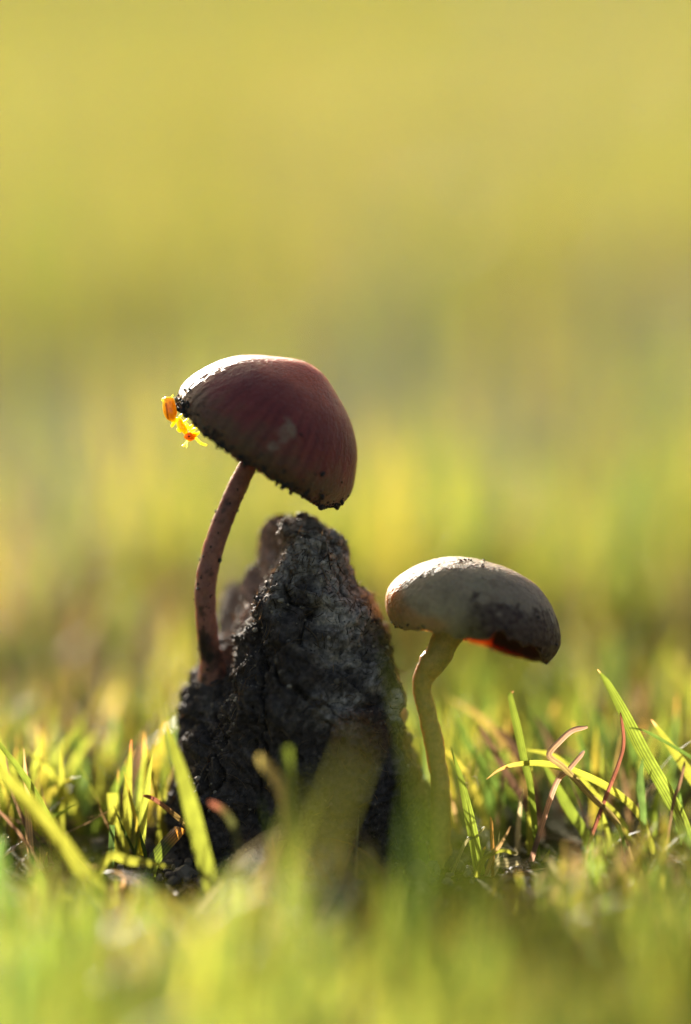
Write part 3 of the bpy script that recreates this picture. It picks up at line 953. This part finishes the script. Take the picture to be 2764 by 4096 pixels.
# ------------------------------------------------------------------ grass
def blade_strip(C, width, twist, fold, nacross=5, ref=None):
    C = np.asarray(C, float)
    T = frames(C)
    ref = FWD if ref is None else ref
    S = np.cross(T, ref); S /= np.linalg.norm(S, axis=1)[:, None] + 1e-9
    Nn = np.cross(S, T)
    tw = np.linspace(twist[0], twist[1], len(C))[:, None]
    S2 = np.cos(tw) * S + np.sin(tw) * Nn
    N2 = -np.sin(tw) * S + np.cos(tw) * Nn
    u = np.linspace(-1, 1, nacross)
    V = (C[:, None] + S2[:, None] * (u[None, :, None] * width[:, None, None] * 0.5)
         + N2[:, None] * ((np.abs(u) * fold)[None, :, None] * width[:, None, None] * 0.5))
    uu = np.repeat((u[None] * 0.5 + 0.5), len(C), 0)
    vv = np.repeat(np.linspace(0, 1, len(C))[:, None], nacross, 1)
    return V.reshape(-1, 3), grid_faces(len(C), nacross, wrap=False), np.stack([uu, vv, 0 * uu], -1).reshape(-1, 3)

G1 = np.array([0.062, 0.092, 0.022]); G2 = np.array([0.098, 0.115, 0.028]); G3 = np.array([0.032, 0.060, 0.020]); TEAL = np.array([0.04, 0.075, 0.035])
RED = np.array([0.26, 0.10, 0.07]); TAN = np.array([0.34, 0.23, 0.12]); PINK = np.array([0.36, 0.22, 0.17]); BRN = np.array([0.12, 0.075, 0.05]); PALE = np.array([0.40, 0.37, 0.22])
ORG = np.array([0.34, 0.17, 0.05])

def hero(name, label, cat, pts, w, col, tip=None, tipfrac=0.08, d0=None, d1=None, twist=(0.3, 0.6), fold=0.25, mat=None, taper='tip', root=True, group=None, wide0=0.75, tuft=None):
    """pts from base to tip in photo pixels; depth d0 at the base to d1 at the tip; the base is led down into the turf"""
    pts = np.array(pts, float)
    if d0 is None:      # depth from where the base pixel meets the ground
        r = P(pts[0, 0], pts[0, 1], 0) - CAM
        k = -CAM[2] / r[2]
        d0 = float((r * k) @ FWD - DIST)
        d0 = max(min(d0, 25), -40)
    d1 = d0 if d1 is None else d1
    dd = np.linspace(d0, d1, len(pts))
    W = P(pts[:, 0], pts[:, 1], dd)
    if root:
        gz = float(ground_z(W[0, 0], W[0, 1]))
        if W[0, 2] > gz + 0.2:
            dirv = W[0] - W[1]; dirv /= np.linalg.norm(dirv)
            drop = W[0, 2] - gz + 0.6
            xy = W[0, :2] + dirv[:2] * min(drop * 0.5, 4.0)
            W = np.vstack([[xy[0], xy[1], gz - 0.6], W])
    n = 40
    C = catmull(W, n)
    t = np.linspace(0, 1, n)
    if taper == 'tip':
        ww = np.interp(t, [0, 0.25, 0.55, 0.85, 1.0], [wide0, 0.95, 1.0, 0.55, 0.06])
    elif taper == 'cut':
        ww = np.interp(t, [0, 0.4, 1.0], [0.85, 1.0, 0.95])
    else:
        ww = np.interp(t, [0, 0.5, 0.93, 1.0], [0.9, 1.0, 0.85, 0.4])
    V, F, uvw = blade_strip(C, ww * w * SPX, twist, fold)
    c = np.tile(np.asarray(col, float), (len(V), 1))
    c *= (1 + 0.22 * fbm(V / 2.0 + w, 2))[:, None]
    if tip is not None:
        k = sstep(1 - tipfrac * 1.6, 1 - tipfrac * 0.4, uvw[:, 1] + 0.03 * noise3(V * 2))[:, None]
        c = c * (1 - k) + k * np.asarray(tip)
    o = mesh_obj(name, V, F, mat or M_GRASS, None, base=C[0], col=np.clip(c, 0.004, 1), uvw=uvw)
    if tuft is not None:
        o.parent = tuft
        o.location = (C[0] - np.array(tuft['_base'])) * MM
        if label: o['label'] = label
        return o
    return tag(o, label, cat, group)

H = hero
GR = 'grass'
TUFT = {}
for key, lab, u0, v0, d0_ in (
        ('arch', 'tuft of long blades arching left over the low turf', 470, 3690, -12),
        ('stub', 'small tuft with a red tipped spike and a chewed blunt blade', 500, 3420, 3),
        ('lean', 'tuft with a broad yellow green blade leaning across the dung foot', 830, 3560, -9),
        ('soft', 'soft tuft with a soft slanting blade before the dark dung face', 1160, 3700, -28),
        ('blur', 'blurred tall shoot rising in front of the pale mushroom', 1800, 3900, -80),
        ('foot', 'small shoot with one curved green blade at the foot of the pale mushroom', 1915, 3465, 0),
        ('tall', 'tuft with the tall pointed striped blade standing clear on open turf', 2730, 3400, 0),
        ('tangle', 'tangled bright green tuft between curled pink stalk and mushroom foot', 2330, 3380, 3),
        ('beyond', 'dull dark tuft leaning toward the pale mushroom stem', 2110, 3330, 11),
        ('glow', 'large blurred yellow green shoot beyond the tall striped blade', 2880, 3250, 36)):
    b_ = P(u0, v0, d0_)
    TUFT[key] = thing('grass_tuft' if key not in ('blur', 'foot', 'glow') else 'grass_shoot', lab, 'grass', [b_[0], b_[1], float(ground_z(b_[0], b_[1]))])
# -- left side
H('blade', 'long striped green blade arching up to the left beside a wider yellow green one', GR, [(300, 3480), (190, 3275), (95, 3110), (0, 2985), (-70, 2910)], 44, G1, d0=-1, d1=1, twist=(.5, .9), tuft=TUFT['arch'])
H('blade', 'wide yellow green blade with orange base arching left over the low turf', GR, [(500, 3690), (330, 3490), (215, 3340), (90, 3190), (0, 3085), (-90, 2990)], 74, G2, d0=-12, d1=-8, twist=(.2, .5), tuft=TUFT['arch'])
H('dry_stalk', 'thin reddish brown dry stalk bowing down to the litter', 'dry grass', [(242, 3640), (190, 3520), (110, 3385), (20, 3275), (-40, 3220)], 17, BRN * 1.6, d0=-2, d1=-3, mat=M_DRY, taper='even', fold=0.8)
H('dry_stalk', 'short brown dry stalk crossing under the reddish bowing stalk', 'dry grass', [(125, 3640), (160, 3545), (215, 3455)], 14, BRN, d0=-2, d1=-1, mat=M_DRY, taper='even', fold=0.8)
H('grass_sprout', 'stubby curled sprout with brown hooked tip rising from pale sheath', 'sprout', [(296, 3690), (298, 3630), (308, 3580), (300, 3545), (284, 3527), (270, 3528)], 26, PALE * 0.8, tip=np.array([0.16, 0.09, 0.03]), tipfrac=0.45, d0=-3, d1=-3, taper='even', fold=0.7)
H('blade', 'pale shiny blade lying flat near the curled sprout', GR, [(275, 3627), (215, 3606), (150, 3600), (102, 3600)], 20, np.array([.15, .2, .09]), d0=-4, d1=-3, twist=(.9, .9), fold=.5, tuft=TUFT['arch'])
H('blade', 'upright pointed green blade with a red tip left of the dung', GR, [(500, 3390), (506, 3250), (513, 3110), (525, 2958)], 42, G2, tip=RED, tipfrac=.07, d0=4, d1=4, twist=(.1, .4), tuft=TUFT['stub'])
H('blade', 'short upright blade with a chewed blunt top', GR, [(462, 3390), (455, 3290), (446, 3172)], 46, G2, d0=4.5, d1=4.5, taper='cut', twist=(.1, .2), tuft=TUFT['stub'])
H('blade', 'dark green short blade leaning against the blunt topped one', GR, [(528, 3400), (490, 3320), (452, 3215)], 34, G3 * .7, d0=2.5, d1=2.8, twist=(1.0, 1.2), tuft=TUFT['stub'])
H('blade', 'stiff dark teal blade stub standing in front of the blunt topped blade', GR, [(442, 3440), (444, 3380), (446, 3300)], 30, TEAL * .8, d0=0.5, d1=0.5, taper='cut', tuft=TUFT['stub'])
H('blade', 'broad bright yellow green blade leaning across the left foot of the dung', GR, [(858, 3600), (828, 3490), (785, 3320), (735, 3130), (690, 2990), (655, 2890)], 68, G1 * .5 + G2 * .5, tip=TAN * .6, tipfrac=.05, d0=-9, d1=-7, twist=(.1, .35), fold=.15, tuft=TUFT['lean'])
H('blade', 'narrow bright blade standing close behind the broad leaning one', GR, [(632, 3400), (642, 3290), (655, 3180), (668, 3095)], 32, G2, d0=6, d1=6, tuft=TUFT['stub'])
H('dry_stalk', 'arching red tipped stalk bending over in front of the dung base', 'dry grass', [(790, 3360), (745, 3305), (670, 3240), (615, 3200), (572, 3184)], 24, np.array([.16, .12, .04]), tip=RED, tipfrac=.35, d0=0, d1=2, fold=.5, mat=M_DRY, taper='even')
H('blade', 'wide stubby blade with an orange end leaning at the dung foot', GR, [(610, 3450), (650, 3390), (695, 3340), (722, 3308)], 58, G1, tip=ORG, tipfrac=.3, d0=-1, d1=1, taper='cut', tuft=TUFT['lean'])
H('blade', 'green blade lying level across the low left turf', GR, [(430, 3430), (520, 3442), (600, 3452), (690, 3470)], 36, G2, d0=-6, d1=-6, twist=(.2, .3), tuft=TUFT['lean'])
H('blade', 'small dark green spike rising between blunt blade and dung', GR, [(580, 3420), (568, 3370), (558, 3318)], 18, G3, d0=1, d1=1, tuft=TUFT['stub'])
H('dry_stalk', 'blurred tall brown dry stalk standing behind the left turf', 'dry grass', [(200, 3350), (185, 3220), (182, 3080), (192, 2940)], 26, BRN * 1.5, d0=30, d1=30, mat=M_DRY, taper='even')
H('broad_leaf', 'pale round leaf glowing in the turf behind the blunt topped blade', 'leaf', [(405, 3320), (375, 3270), (345, 3215), (325, 3175)], 110, np.array([.30, .30, .16]), d0=28, d1=30, taper='even', twist=(.2, .2))
# -- in front of the clod
H('blade', 'large soft blade with a reddish tip rising in front of the dung', GR, [(1150, 3760), (1230, 3520), (1315, 3290), (1390, 3100), (1455, 2920)], 18, G1 * .8 + PALE * .12, tip=RED * .6, tipfrac=.05, d0=-62, d1=-58, twist=(.1, .3), fold=.2, tuft=TUFT['soft'])
H('blade', 'slim soft blade rising beside the large red tipped one', GR, [(1080, 3700), (1130, 3450), (1190, 3260), (1240, 3120)], 26, G1 + PALE * .05, d0=-50, d1=-48, tuft=TUFT['soft'])
H('blade', 'short blunt blade standing upright against the dark dung face', GR, [(1165, 3330), (1155, 3180), (1146, 3080), (1143, 2988)], 44, G1, d0=-18, d1=-16, taper='cut', tuft=TUFT['soft'])
H('blade', 'pale short leaf tip leaning left before the dark dung face', GR, [(1140, 3220), (1100, 3120), (1065, 3070), (1030, 3022)], 52, PALE * .55, d0=-17, d1=-15, taper='even', tuft=TUFT['soft'])
H('blade', 'thin green blade standing before the left half of the dung', GR, [(1075, 3380), (1060, 3290), (1045, 3190)], 26, G3, d0=-14, d1=-13, tuft=TUFT['soft'])
H('dry_stalk', 'blurred bent stalk with a pink end before the dung foot', 'dry grass', [(960, 3480), (940, 3330), (895, 3250), (835, 3210)], 34, G1 * .8 + BRN * .3, tip=RED * 1.2, tipfrac=.2, d0=-12, d1=-10, mat=M_DRY, taper='even')
H('blade', 'very blurred tall blade rising in front of the pale mushroom', GR, [(1840, 3500), (1800, 3150), (1755, 2800), (1715, 2500)], 30, G1 * .8, d0=-82, d1=-96, twist=(.1, .2), tuft=TUFT['blur'])
H('blade', 'blurred blade rising before the right foot of the dung', GR, [(1600, 3900), (1640, 3600), (1670, 3320), (1690, 3150)], 34, G3, d0=-55, d1=-58, tuft=TUFT['blur'])
# -- right side
H('blade', 'tall pointed striped blade with pink tip standing clear on open turf', GR, [(2740, 3330), (2680, 3200), (2570, 3010), (2490, 2850), (2430, 2740), (2390, 2678)], 62, G1, tip=PINK, tipfrac=.03, d0=0, d1=1, twist=(.25, .8), fold=.3, tuft=TUFT['tall'])
H('blade', 'narrower pointed blade behind the crossing dark one', GR, [(2830, 3210), (2764, 3110), (2680, 2985), (2605, 2878)], 46, G2, tip=PINK, tipfrac=.04, d0=3, d1=4, twist=(.2, .5), tuft=TUFT['tall'])
H('blade', 'slender dark blade crossing in front of the tall striped one', GR, [(2830, 3080), (2740, 3020), (2640, 2962), (2570, 2925), (2500, 2910)], 26, G3, d0=-2, d1=-2, root=False, twist=(.9, 1.1), fold=.5, tuft=TUFT['tall'])
H('blade', 'upright blade with dark bent tip in the tangled tuft', GR, [(2120, 3160), (2095, 3050), (2070, 2930), (2048, 2830), (2040, 2778), (2056, 2764)], 40, G1 * .8, tip=BRN, tipfrac=.06, d0=2, d1=2, twist=(.8, .5), tuft=TUFT['tangle'])
H('blade', 'curved green blade growing close to the foot of the pale mushroom', GR, [(1912, 3465), (1882, 3310), (1845, 3140), (1802, 2985)], 52, G1, d0=0, d1=0, twist=(.3, .9), fold=.3, tuft=TUFT['foot'])
H('dry_stalk', 'pink withered stalk with its tip curled over to one side', 'dry grass', [(2470, 3300), (2360, 3185), (2255, 3075), (2193, 3022), (2235, 2965), (2290, 2918), (2350, 2906)], 28, np.array([.22, .18, .07]), tip=PINK, tipfrac=.4, d0=-1, d1=0, mat=M_DRY, taper='even', fold=.6)
H('dry_stalk', 'short pale withered stalk leaning beside the curled pink one', 'dry grass', [(2215, 3150), (2270, 3080), (2336, 3003)], 24, PINK, d0=1, d1=0, mat=M_DRY, taper='even', fold=.6)
H('blade', 'arched blade whose brown tip droops toward the mushroom foot', GR, [(2560, 3270), (2440, 3160), (2300, 3092), (2170, 3060), (2070, 3062), (2000, 3082), (1945, 3118)], 40, G2, tip=BRN * 1.3, tipfrac=.22, d0=2, d1=1, twist=(.5, 1.0), fold=.4, tuft=TUFT['tangle'])
H('dry_stalk', 'thin red stem standing beside the tall striped blade', 'dry grass', [(2350, 3390), (2420, 3190), (2470, 3060), (2492, 2970), (2480, 2850)], 17, RED * .8, d0=-1, d1=0, mat=M_DRY, taper='even', fold=.8)
H('blade', 'dull brown blade arching away behind the curved green one', GR, [(2110, 3180), (2060, 3040), (1980, 2930), (1890, 2850), (1790, 2790)], 36, BRN * .8 + G3 * .4, d0=13, d1=16, tuft=TUFT['beyond'])
H('blade', 'dark green soft blade bending past the mushroom stem', GR, [(2080, 3270), (1990, 3160), (1900, 3030), (1845, 2920), (1805, 2840)], 44, G3, d0=10, d1=12, tuft=TUFT['beyond'])
H('dry_stalk', 'purple brown withered blade leaning in the tangled tuft', 'dry grass', [(2100, 3220), (2040, 3120), (1970, 3000), (1915, 2905)], 36, BRN * .8, d0=7, d1=8, mat=M_DRY, taper='even')
H('dry_stalk', 'second purple brown withered blade leaning deeper in the tangled tuft', 'dry grass', [(2140, 3180), (2090, 3060), (2030, 2960), (1985, 2915)], 34, BRN * .75, d0=9, d1=11, mat=M_DRY, taper='even')
H('dry_stalk', 'orange upright stub at the foot of the curved green blade', 'dry grass', [(1968, 3490), (1966, 3380), (1961, 3268)], 18, ORG, d0=-1, d1=-1, mat=M_DRY, taper='even', fold=.8)
H('dry_stalk', 'small forked pale spur beside the orange stub', 'dry grass', [(1968, 3420), (2000, 3375), (2042, 3305)], 20, TAN, d0=-1.2, d1=-2, mat=M_DRY, fold=.6)
H('blade', 'small arched blade bending low beside the orange stub', GR, [(1925, 3448), (1962, 3410), (2010, 3395), (2068, 3412)], 28, G2, d0=-1, d1=-1.5, taper='even', twist=(.6, .8), fold=.5, tuft=TUFT['foot'])
H('dry_stalk', 'pale flat straw lying at the foot of the orange stub', 'dry grass', [(1985, 3455), (2030, 3448), (2082, 3438)], 42, PALE, d0=-1, d1=-1, mat=M_DRY, taper='cut')
H('dry_stalk', 'short grey spur lying at the mushroom foot', 'dry grass', [(1858, 3372), (1895, 3345), (1938, 3305)], 16, PALE * .6, d0=0, d1=0, mat=M_DRY, taper='even', fold=.8)
H('blade', 'dark teal upright blade among the stalks by the tall striped blade', GR, [(2572, 3260), (2562, 3160), (2562, 3080), (2572, 3030)], 30, TEAL, d0=-3, d1=-3, tuft=TUFT['tall'])
H('dry_stalk', 'thin brown stalk crossing before the striped blade base', 'dry grass', [(2690, 3220), (2715, 3140), (2738, 3045)], 15, BRN * 1.4, d0=-2, d1=-2, mat=M_DRY, taper='even', fold=.8)
H('blade', 'bright blade slanting down through the tangled tuft', GR, [(2480, 3290), (2380, 3190), (2280, 3080), (2200, 3020), (2100, 3000)], 40, G2, d0=3, d1=5, tuft=TUFT['tangle'])
H('blade', 'broad short bright blade in the heart of the tangled tuft', GR, [(2340, 3340), (2270, 3230), (2215, 3130), (2165, 3040)], 46, G1, d0=4, d1=5, tuft=TUFT['tangle'])
H('blade', 'soft green blade rising straight beyond the tangled tuft', GR, [(2170, 3200), (2165, 3080), (2165, 2920)], 30, G3, d0=18, d1=18, tuft=TUFT['beyond'])
H('blade', 'large blurred yellow blade slanting beyond the tall striped one', GR, [(2900, 3000), (2764, 2760), (2660, 2600)], 70, G2, d0=36, d1=38, tuft=TUFT['glow'])

# ---- the turf: every other blade, nobody could count them
def turf(name, label, mat, bx, by, hgt, wid, tint, seed, nseg=5, across=3, lean=0.55, curl=0.9, zoff=-0.6):
    r = np.random.default_rng(seed)
    n = len(bx)
    az = r.uniform(0, 2 * np.pi, n)
    a0 = np.abs(r.normal(0, lean * 0.55, n))
    cu = r.normal(0.25, 0.5, n) * curl
    t = np.linspace(0, 1, nseg)
    ang = np.clip(a0[:, None] + cu[:, None] * t[None], -1.6, 1.75)
    ds = hgt[:, None] / (nseg - 1)
    hx = np.concatenate([np.zeros((n, 1)), np.cumsum(np.sin(ang[:, :-1]) * ds, axis=1)], 1)
    hz = np.concatenate([np.zeros((n, 1)), np.cumsum(np.cos(ang[:, :-1]) * ds, axis=1)], 1)
    z0 = ground_z(bx, by) + zoff
    C = np.stack([bx[:, None] + hx * np.cos(az)[:, None], by[:, None] + hx * np.sin(az)[:, None], z0[:, None] + hz], -1)
    tw = r.normal(0, 0.7, n)
    sd = np.stack([-np.sin(az + tw), np.cos(az + tw), r.normal(0, .15, n)], -1)
    wt = np.interp(t, [0, .3, .7, 1], [.8, 1, .7, .06])
    u = np.linspace(-1, 1, across)
    nrm_ = np.stack([np.cos(az + tw), np.sin(az + tw), 0 * az], -1)
    V = (C[:, :, None] + sd[:, None, None] * (u[None, None, :, None] * (wid[:, None] * wt[None])[..., None, None] * 0.5)
         + nrm_[:, None, None] * (np.abs(u)[None, None, :, None] * (wid[:, None] * wt[None])[..., None, None] * 0.16))
    uvw = np.zeros(V.shape)
    uvw[..., 0] = (u * .5 + .5)[None, None]
    uvw[..., 1] = t[None, :, None]
    uvw[..., 2] = r.random(n)[:, None, None]
    one = grid_faces(nseg, across, wrap=False)
    return V, one, uvw, tint, C

def write_turf(name, label, cat, mat, sets):
    Vs, Fs, Us, Cs, off = [], [], [], [], 0
    for V, one, uvw, tint, C in sets:
        n, a, b, _ = V.shape
        Vs.append(V.reshape(-1, 3)); Us.append(uvw.reshape(-1, 3))
        Cs.append(np.repeat(tint, a * b, axis=0))
        Fs.append((one[None] + (np.arange(n) * a * b)[:, None, None]).reshape(-1, 4) + off)
        off += n * a * b
    o = mesh_obj(name, np.concatenate(Vs), np.concatenate(Fs), mat, col=np.concatenate(Cs), uvw=np.concatenate(Us))
    return tag(o, label, cat, kind='stuff')

def pick(r, n, cols, p):
    c = np.array(cols)[r.choice(len(cols), n, p=p)]
    return np.clip(c * (1 + 0.25 * r.standard_normal((n, 1))), 0.006, 1)

def inside_clod(x, y, grow=0.0):
    c0 = P(1220, 3450, 8)
    return ((x - c0[0]) / (11.0 + grow)) ** 2 + ((y - c0[1]) / (11.5 + grow)) ** 2 < 1

LIM_U = [-400, 0, 300, 560, 700, 950, 1150, 1450, 1600, 1800, 2000, 2300, 2764, 3200]
LIM_V = [3250, 3300, 3420, 3480, 3560, 3440, 3260, 3230, 3460, 3560, 3480, 3330, 3180, 3100]
def keep_view(V, C, rnd):
    """drop blades that would stand between the lens and the mushrooms, and any touching the lens"""
    tipu, tipv, tipd = project(C.reshape(-1, 3))
    shp = C.shape[:2]
    tipu, tipv, tipd = tipu.reshape(shp), tipv.reshape(shp), tipd.reshape(shp)
    lim = np.interp(tipu, LIM_U, LIM_V)
    front_bad = ((tipd < 2) & (tipv < lim)).any(axis=1)
    near_bad = (tipd < -150).any(axis=1)
    limb = np.interp(tipu, [0, 500, 700, 1700, 2000, 2764], [2990, 2990, 2850, 2920, 2900, 2850])
    limb = limb - np.maximum(tipd - 2, 0) * 8.5
    back_bad = ((tipd >= 2) & (tipd < 70) & (tipv < limb)).any(axis=1)
    in_lens = (np.linalg.norm(C - CAM, axis=2) < 60).any(axis=1)
    return ~(front_bad | near_bad & (tipv < 3700).any(axis=1) | back_bad | in_lens)

def scatter(n, y0, y1, half, r, power=1.0):
    y = y0 + (y1 - y0) * r.random(n) ** power
    x = (r.random(n) * 2 - 1) * half(y)
    return x, y

sets, dsets = [], []
r = np.random.default_rng(42)
def add(zone_n, y0, y1, half, hmean, wmean, cols, p, store, seed, nseg=6, across=3, power=1.0, lean=.55, curl=.9, bald=None):
    rr = np.random.default_rng(seed)
    x, y = scatter(zone_n, y0, y1, half, rr, power)
    # clumping
    cl_ = fbm(np.stack([x / 22, y / 22, 0 * x + seed], -1), 3)
    k = rr.random(zone_n) < np.clip(0.75 + 1.1 * cl_, 0.12, 1)
    k &= ~inside_clod(x, y)
    if bald is not None:
        k &= rr.random(zone_n) > bald(x, y)
    x, y = x[k], y[k]
    n = len(x)
    h = hmean * np.clip(rr.normal(1, .35, n), .3, 1.9)
    w = wmean * np.clip(rr.normal(1, .3, n), .4, 1.8)
    tint = pick(rr, n, cols, p)
    for it in range(5):         # shorten what would hide the mushrooms, then drop what still does
        V, one, uvw, tint, C = turf('', '', None, x, y, h, w, tint, seed + 1, nseg, across, lean, curl)
        kk = keep_view(V, C, rr)
        h = np.where(kk, h, h * 0.72)
    store.append((V[kk], one, uvw[kk], tint[kk], C[kk]))

GREENS = [G1, G2, G3, TEAL, np.array([.13, .12, .03])]
GP = [.34, .27, .17, .07, .15]
DRYS = [TAN, BRN, PALE, PINK * .8, np.array([.22, .16, .06])]
DP = [.3, .25, .2, .08, .17]
FARD = [np.array([.26, .21, .085]), np.array([.20, .18, .07]), np.array([.32, .27, .12])]
wide = lambda y: 60 + 0.20 * (y + 330)
add(8000, -40, 130, wide, 10, 0.5, DRYS, [.34, .2, .22, .12, .12], dsets, 119, 7, 3, lean=2.6, curl=1.2)
def thin(x, y):       # trodden, thatchy turf close to the clod
    return 0.6 * np.exp(-((y + 4) / 24) ** 4)
def bald(x, y):       # a worn strip of turf where the soil shows
    b = np.exp(-((y - 240 - 0.7 * x) / 130) ** 4)
    return np.maximum(0.92 * b, 0.5 * (y < 75))
# foreground and focus zone
add(11500, -230, 30, wide, 13, 0.7, [c_ * np.array([1.22, 1.30, 1.4]) for c_ in GREENS], GP, sets, 101, 8, 5, lean=.8, curl=1.2, bald=thin)
add(5000, -230, 60, wide, 6.5, 0.6, GREENS, GP, sets, 103, 6, 3, bald=thin)
add(22500, 8, 330, wide, 14, 0.68, GREENS, GP, sets, 105, 7, 3, bald=bald)
add(13000, -230, 330, wide, 9, 0.42, DRYS, DP, dsets, 107, 7, 3, lean=1.6, curl=1.3, bald=bald)
far = lambda y: 120 + 0.32 * (y + 330)
add(30000, 330, 1500, far, 17, 0.8, GREENS, GP, sets, 111, 5, 2, bald=bald)
add(22000, 330, 1350, far, 17, 0.75, FARD, [.34, .34, .32], dsets, 113, 5, 2, lean=.9, bald=bald)
add(32000, 1500, 9000, far, 22, 1.9, [c_ * .78 for c_ in GREENS], [.3, .05, .4, .1, .15], sets, 115, 4, 2, power=1.4)
add(24000, 1500, 9000, far, 20, 1.8, [c_ * .45 for c_ in FARD], [.34, .34, .32], dsets, 117, 4, 2, power=1.4)
write_turf('grass', 'short green meadow grass all round the dung', 'grass', M_GRASS, sets)
write_turf('dry_grass', 'dry straw coloured grass strewn through the green turf', 'dry grass', M_DRY, dsets)

# loose crumbs fallen round the clod
n = 900
th = rng.uniform(0, 2 * np.pi, n); rr = 11.0 + np.abs(rng.normal(0, 3.0, n))
c0 = P(1220, 3450, 8)
x, y = c0[0] + rr * np.cos(th), c0[1] + rr * np.sin(th)
CV, CF = crumbs(np.stack([x, y, ground_z(x, y)], -1), np.tile([0.0, 0.0, 1.0], (n, 1)), 0.08 + rng.gamma(1.5, 0.14, n), 0.4, 77)
cc = np.array([[0.06, 0.042, 0.03], [0.12, 0.09, 0.06], [0.2, 0.15, 0.1]])[rng.choice(3, n)]
tag(mesh_obj('dung_crumbs', CV, CF, M_CRUMB, col=cc.repeat(14, axis=0), smooth=False), 'dark loose crumbs fallen on the soil round the clod', 'crumbs', kind='stuff')

# dew on the litter
def dew_material():
    m, nt, out = new_mat('dew_water')
    p = nd(nt, 'ShaderNodeBsdfPrincipled', Roughness=0.06, IOR=1.33)
    p.inputs['Transmission Weight'].default_value = 1.0
    p.inputs['Base Color'].default_value = (0.95, 0.97, 1.0, 1)
    nt.links.new(p.outputs[0], out.inputs[0])
    return m
src = dsets[0][4].reshape(-1, 3)
src = src[(src[:, 1] > -18) & (src[:, 1] < 60) & (src[:, 2] > 0.3)]
pt = src[rng.choice(len(src), 420, replace=False)]
th = np.linspace(0, np.pi, 7); pz = np.linspace(0, 2 * np.pi, 10, endpoint=False)
ball = np.stack([np.sin(th)[:, None] * np.cos(pz), np.sin(th)[:, None] * np.sin(pz), np.cos(th)[:, None] + 0 * pz], -1).reshape(-1, 3)
sz = rng.uniform(0.07, 0.2, len(pt))
DV = (pt[:, None] + ball[None] * sz[:, None, None]).reshape(-1, 3)
DF = (grid_faces(7, 10)[:, ::-1][None] + (np.arange(len(pt)) * 70)[:, None, None]).reshape(-1, 4)
tag(mesh_obj('dew_drops', DV, DF, dew_material()), 'tiny clear dew drops on the dry litter', 'dew', kind='stuff')

for o in bpy.data.objects:
    if '_base' in o:
        del o['_base']
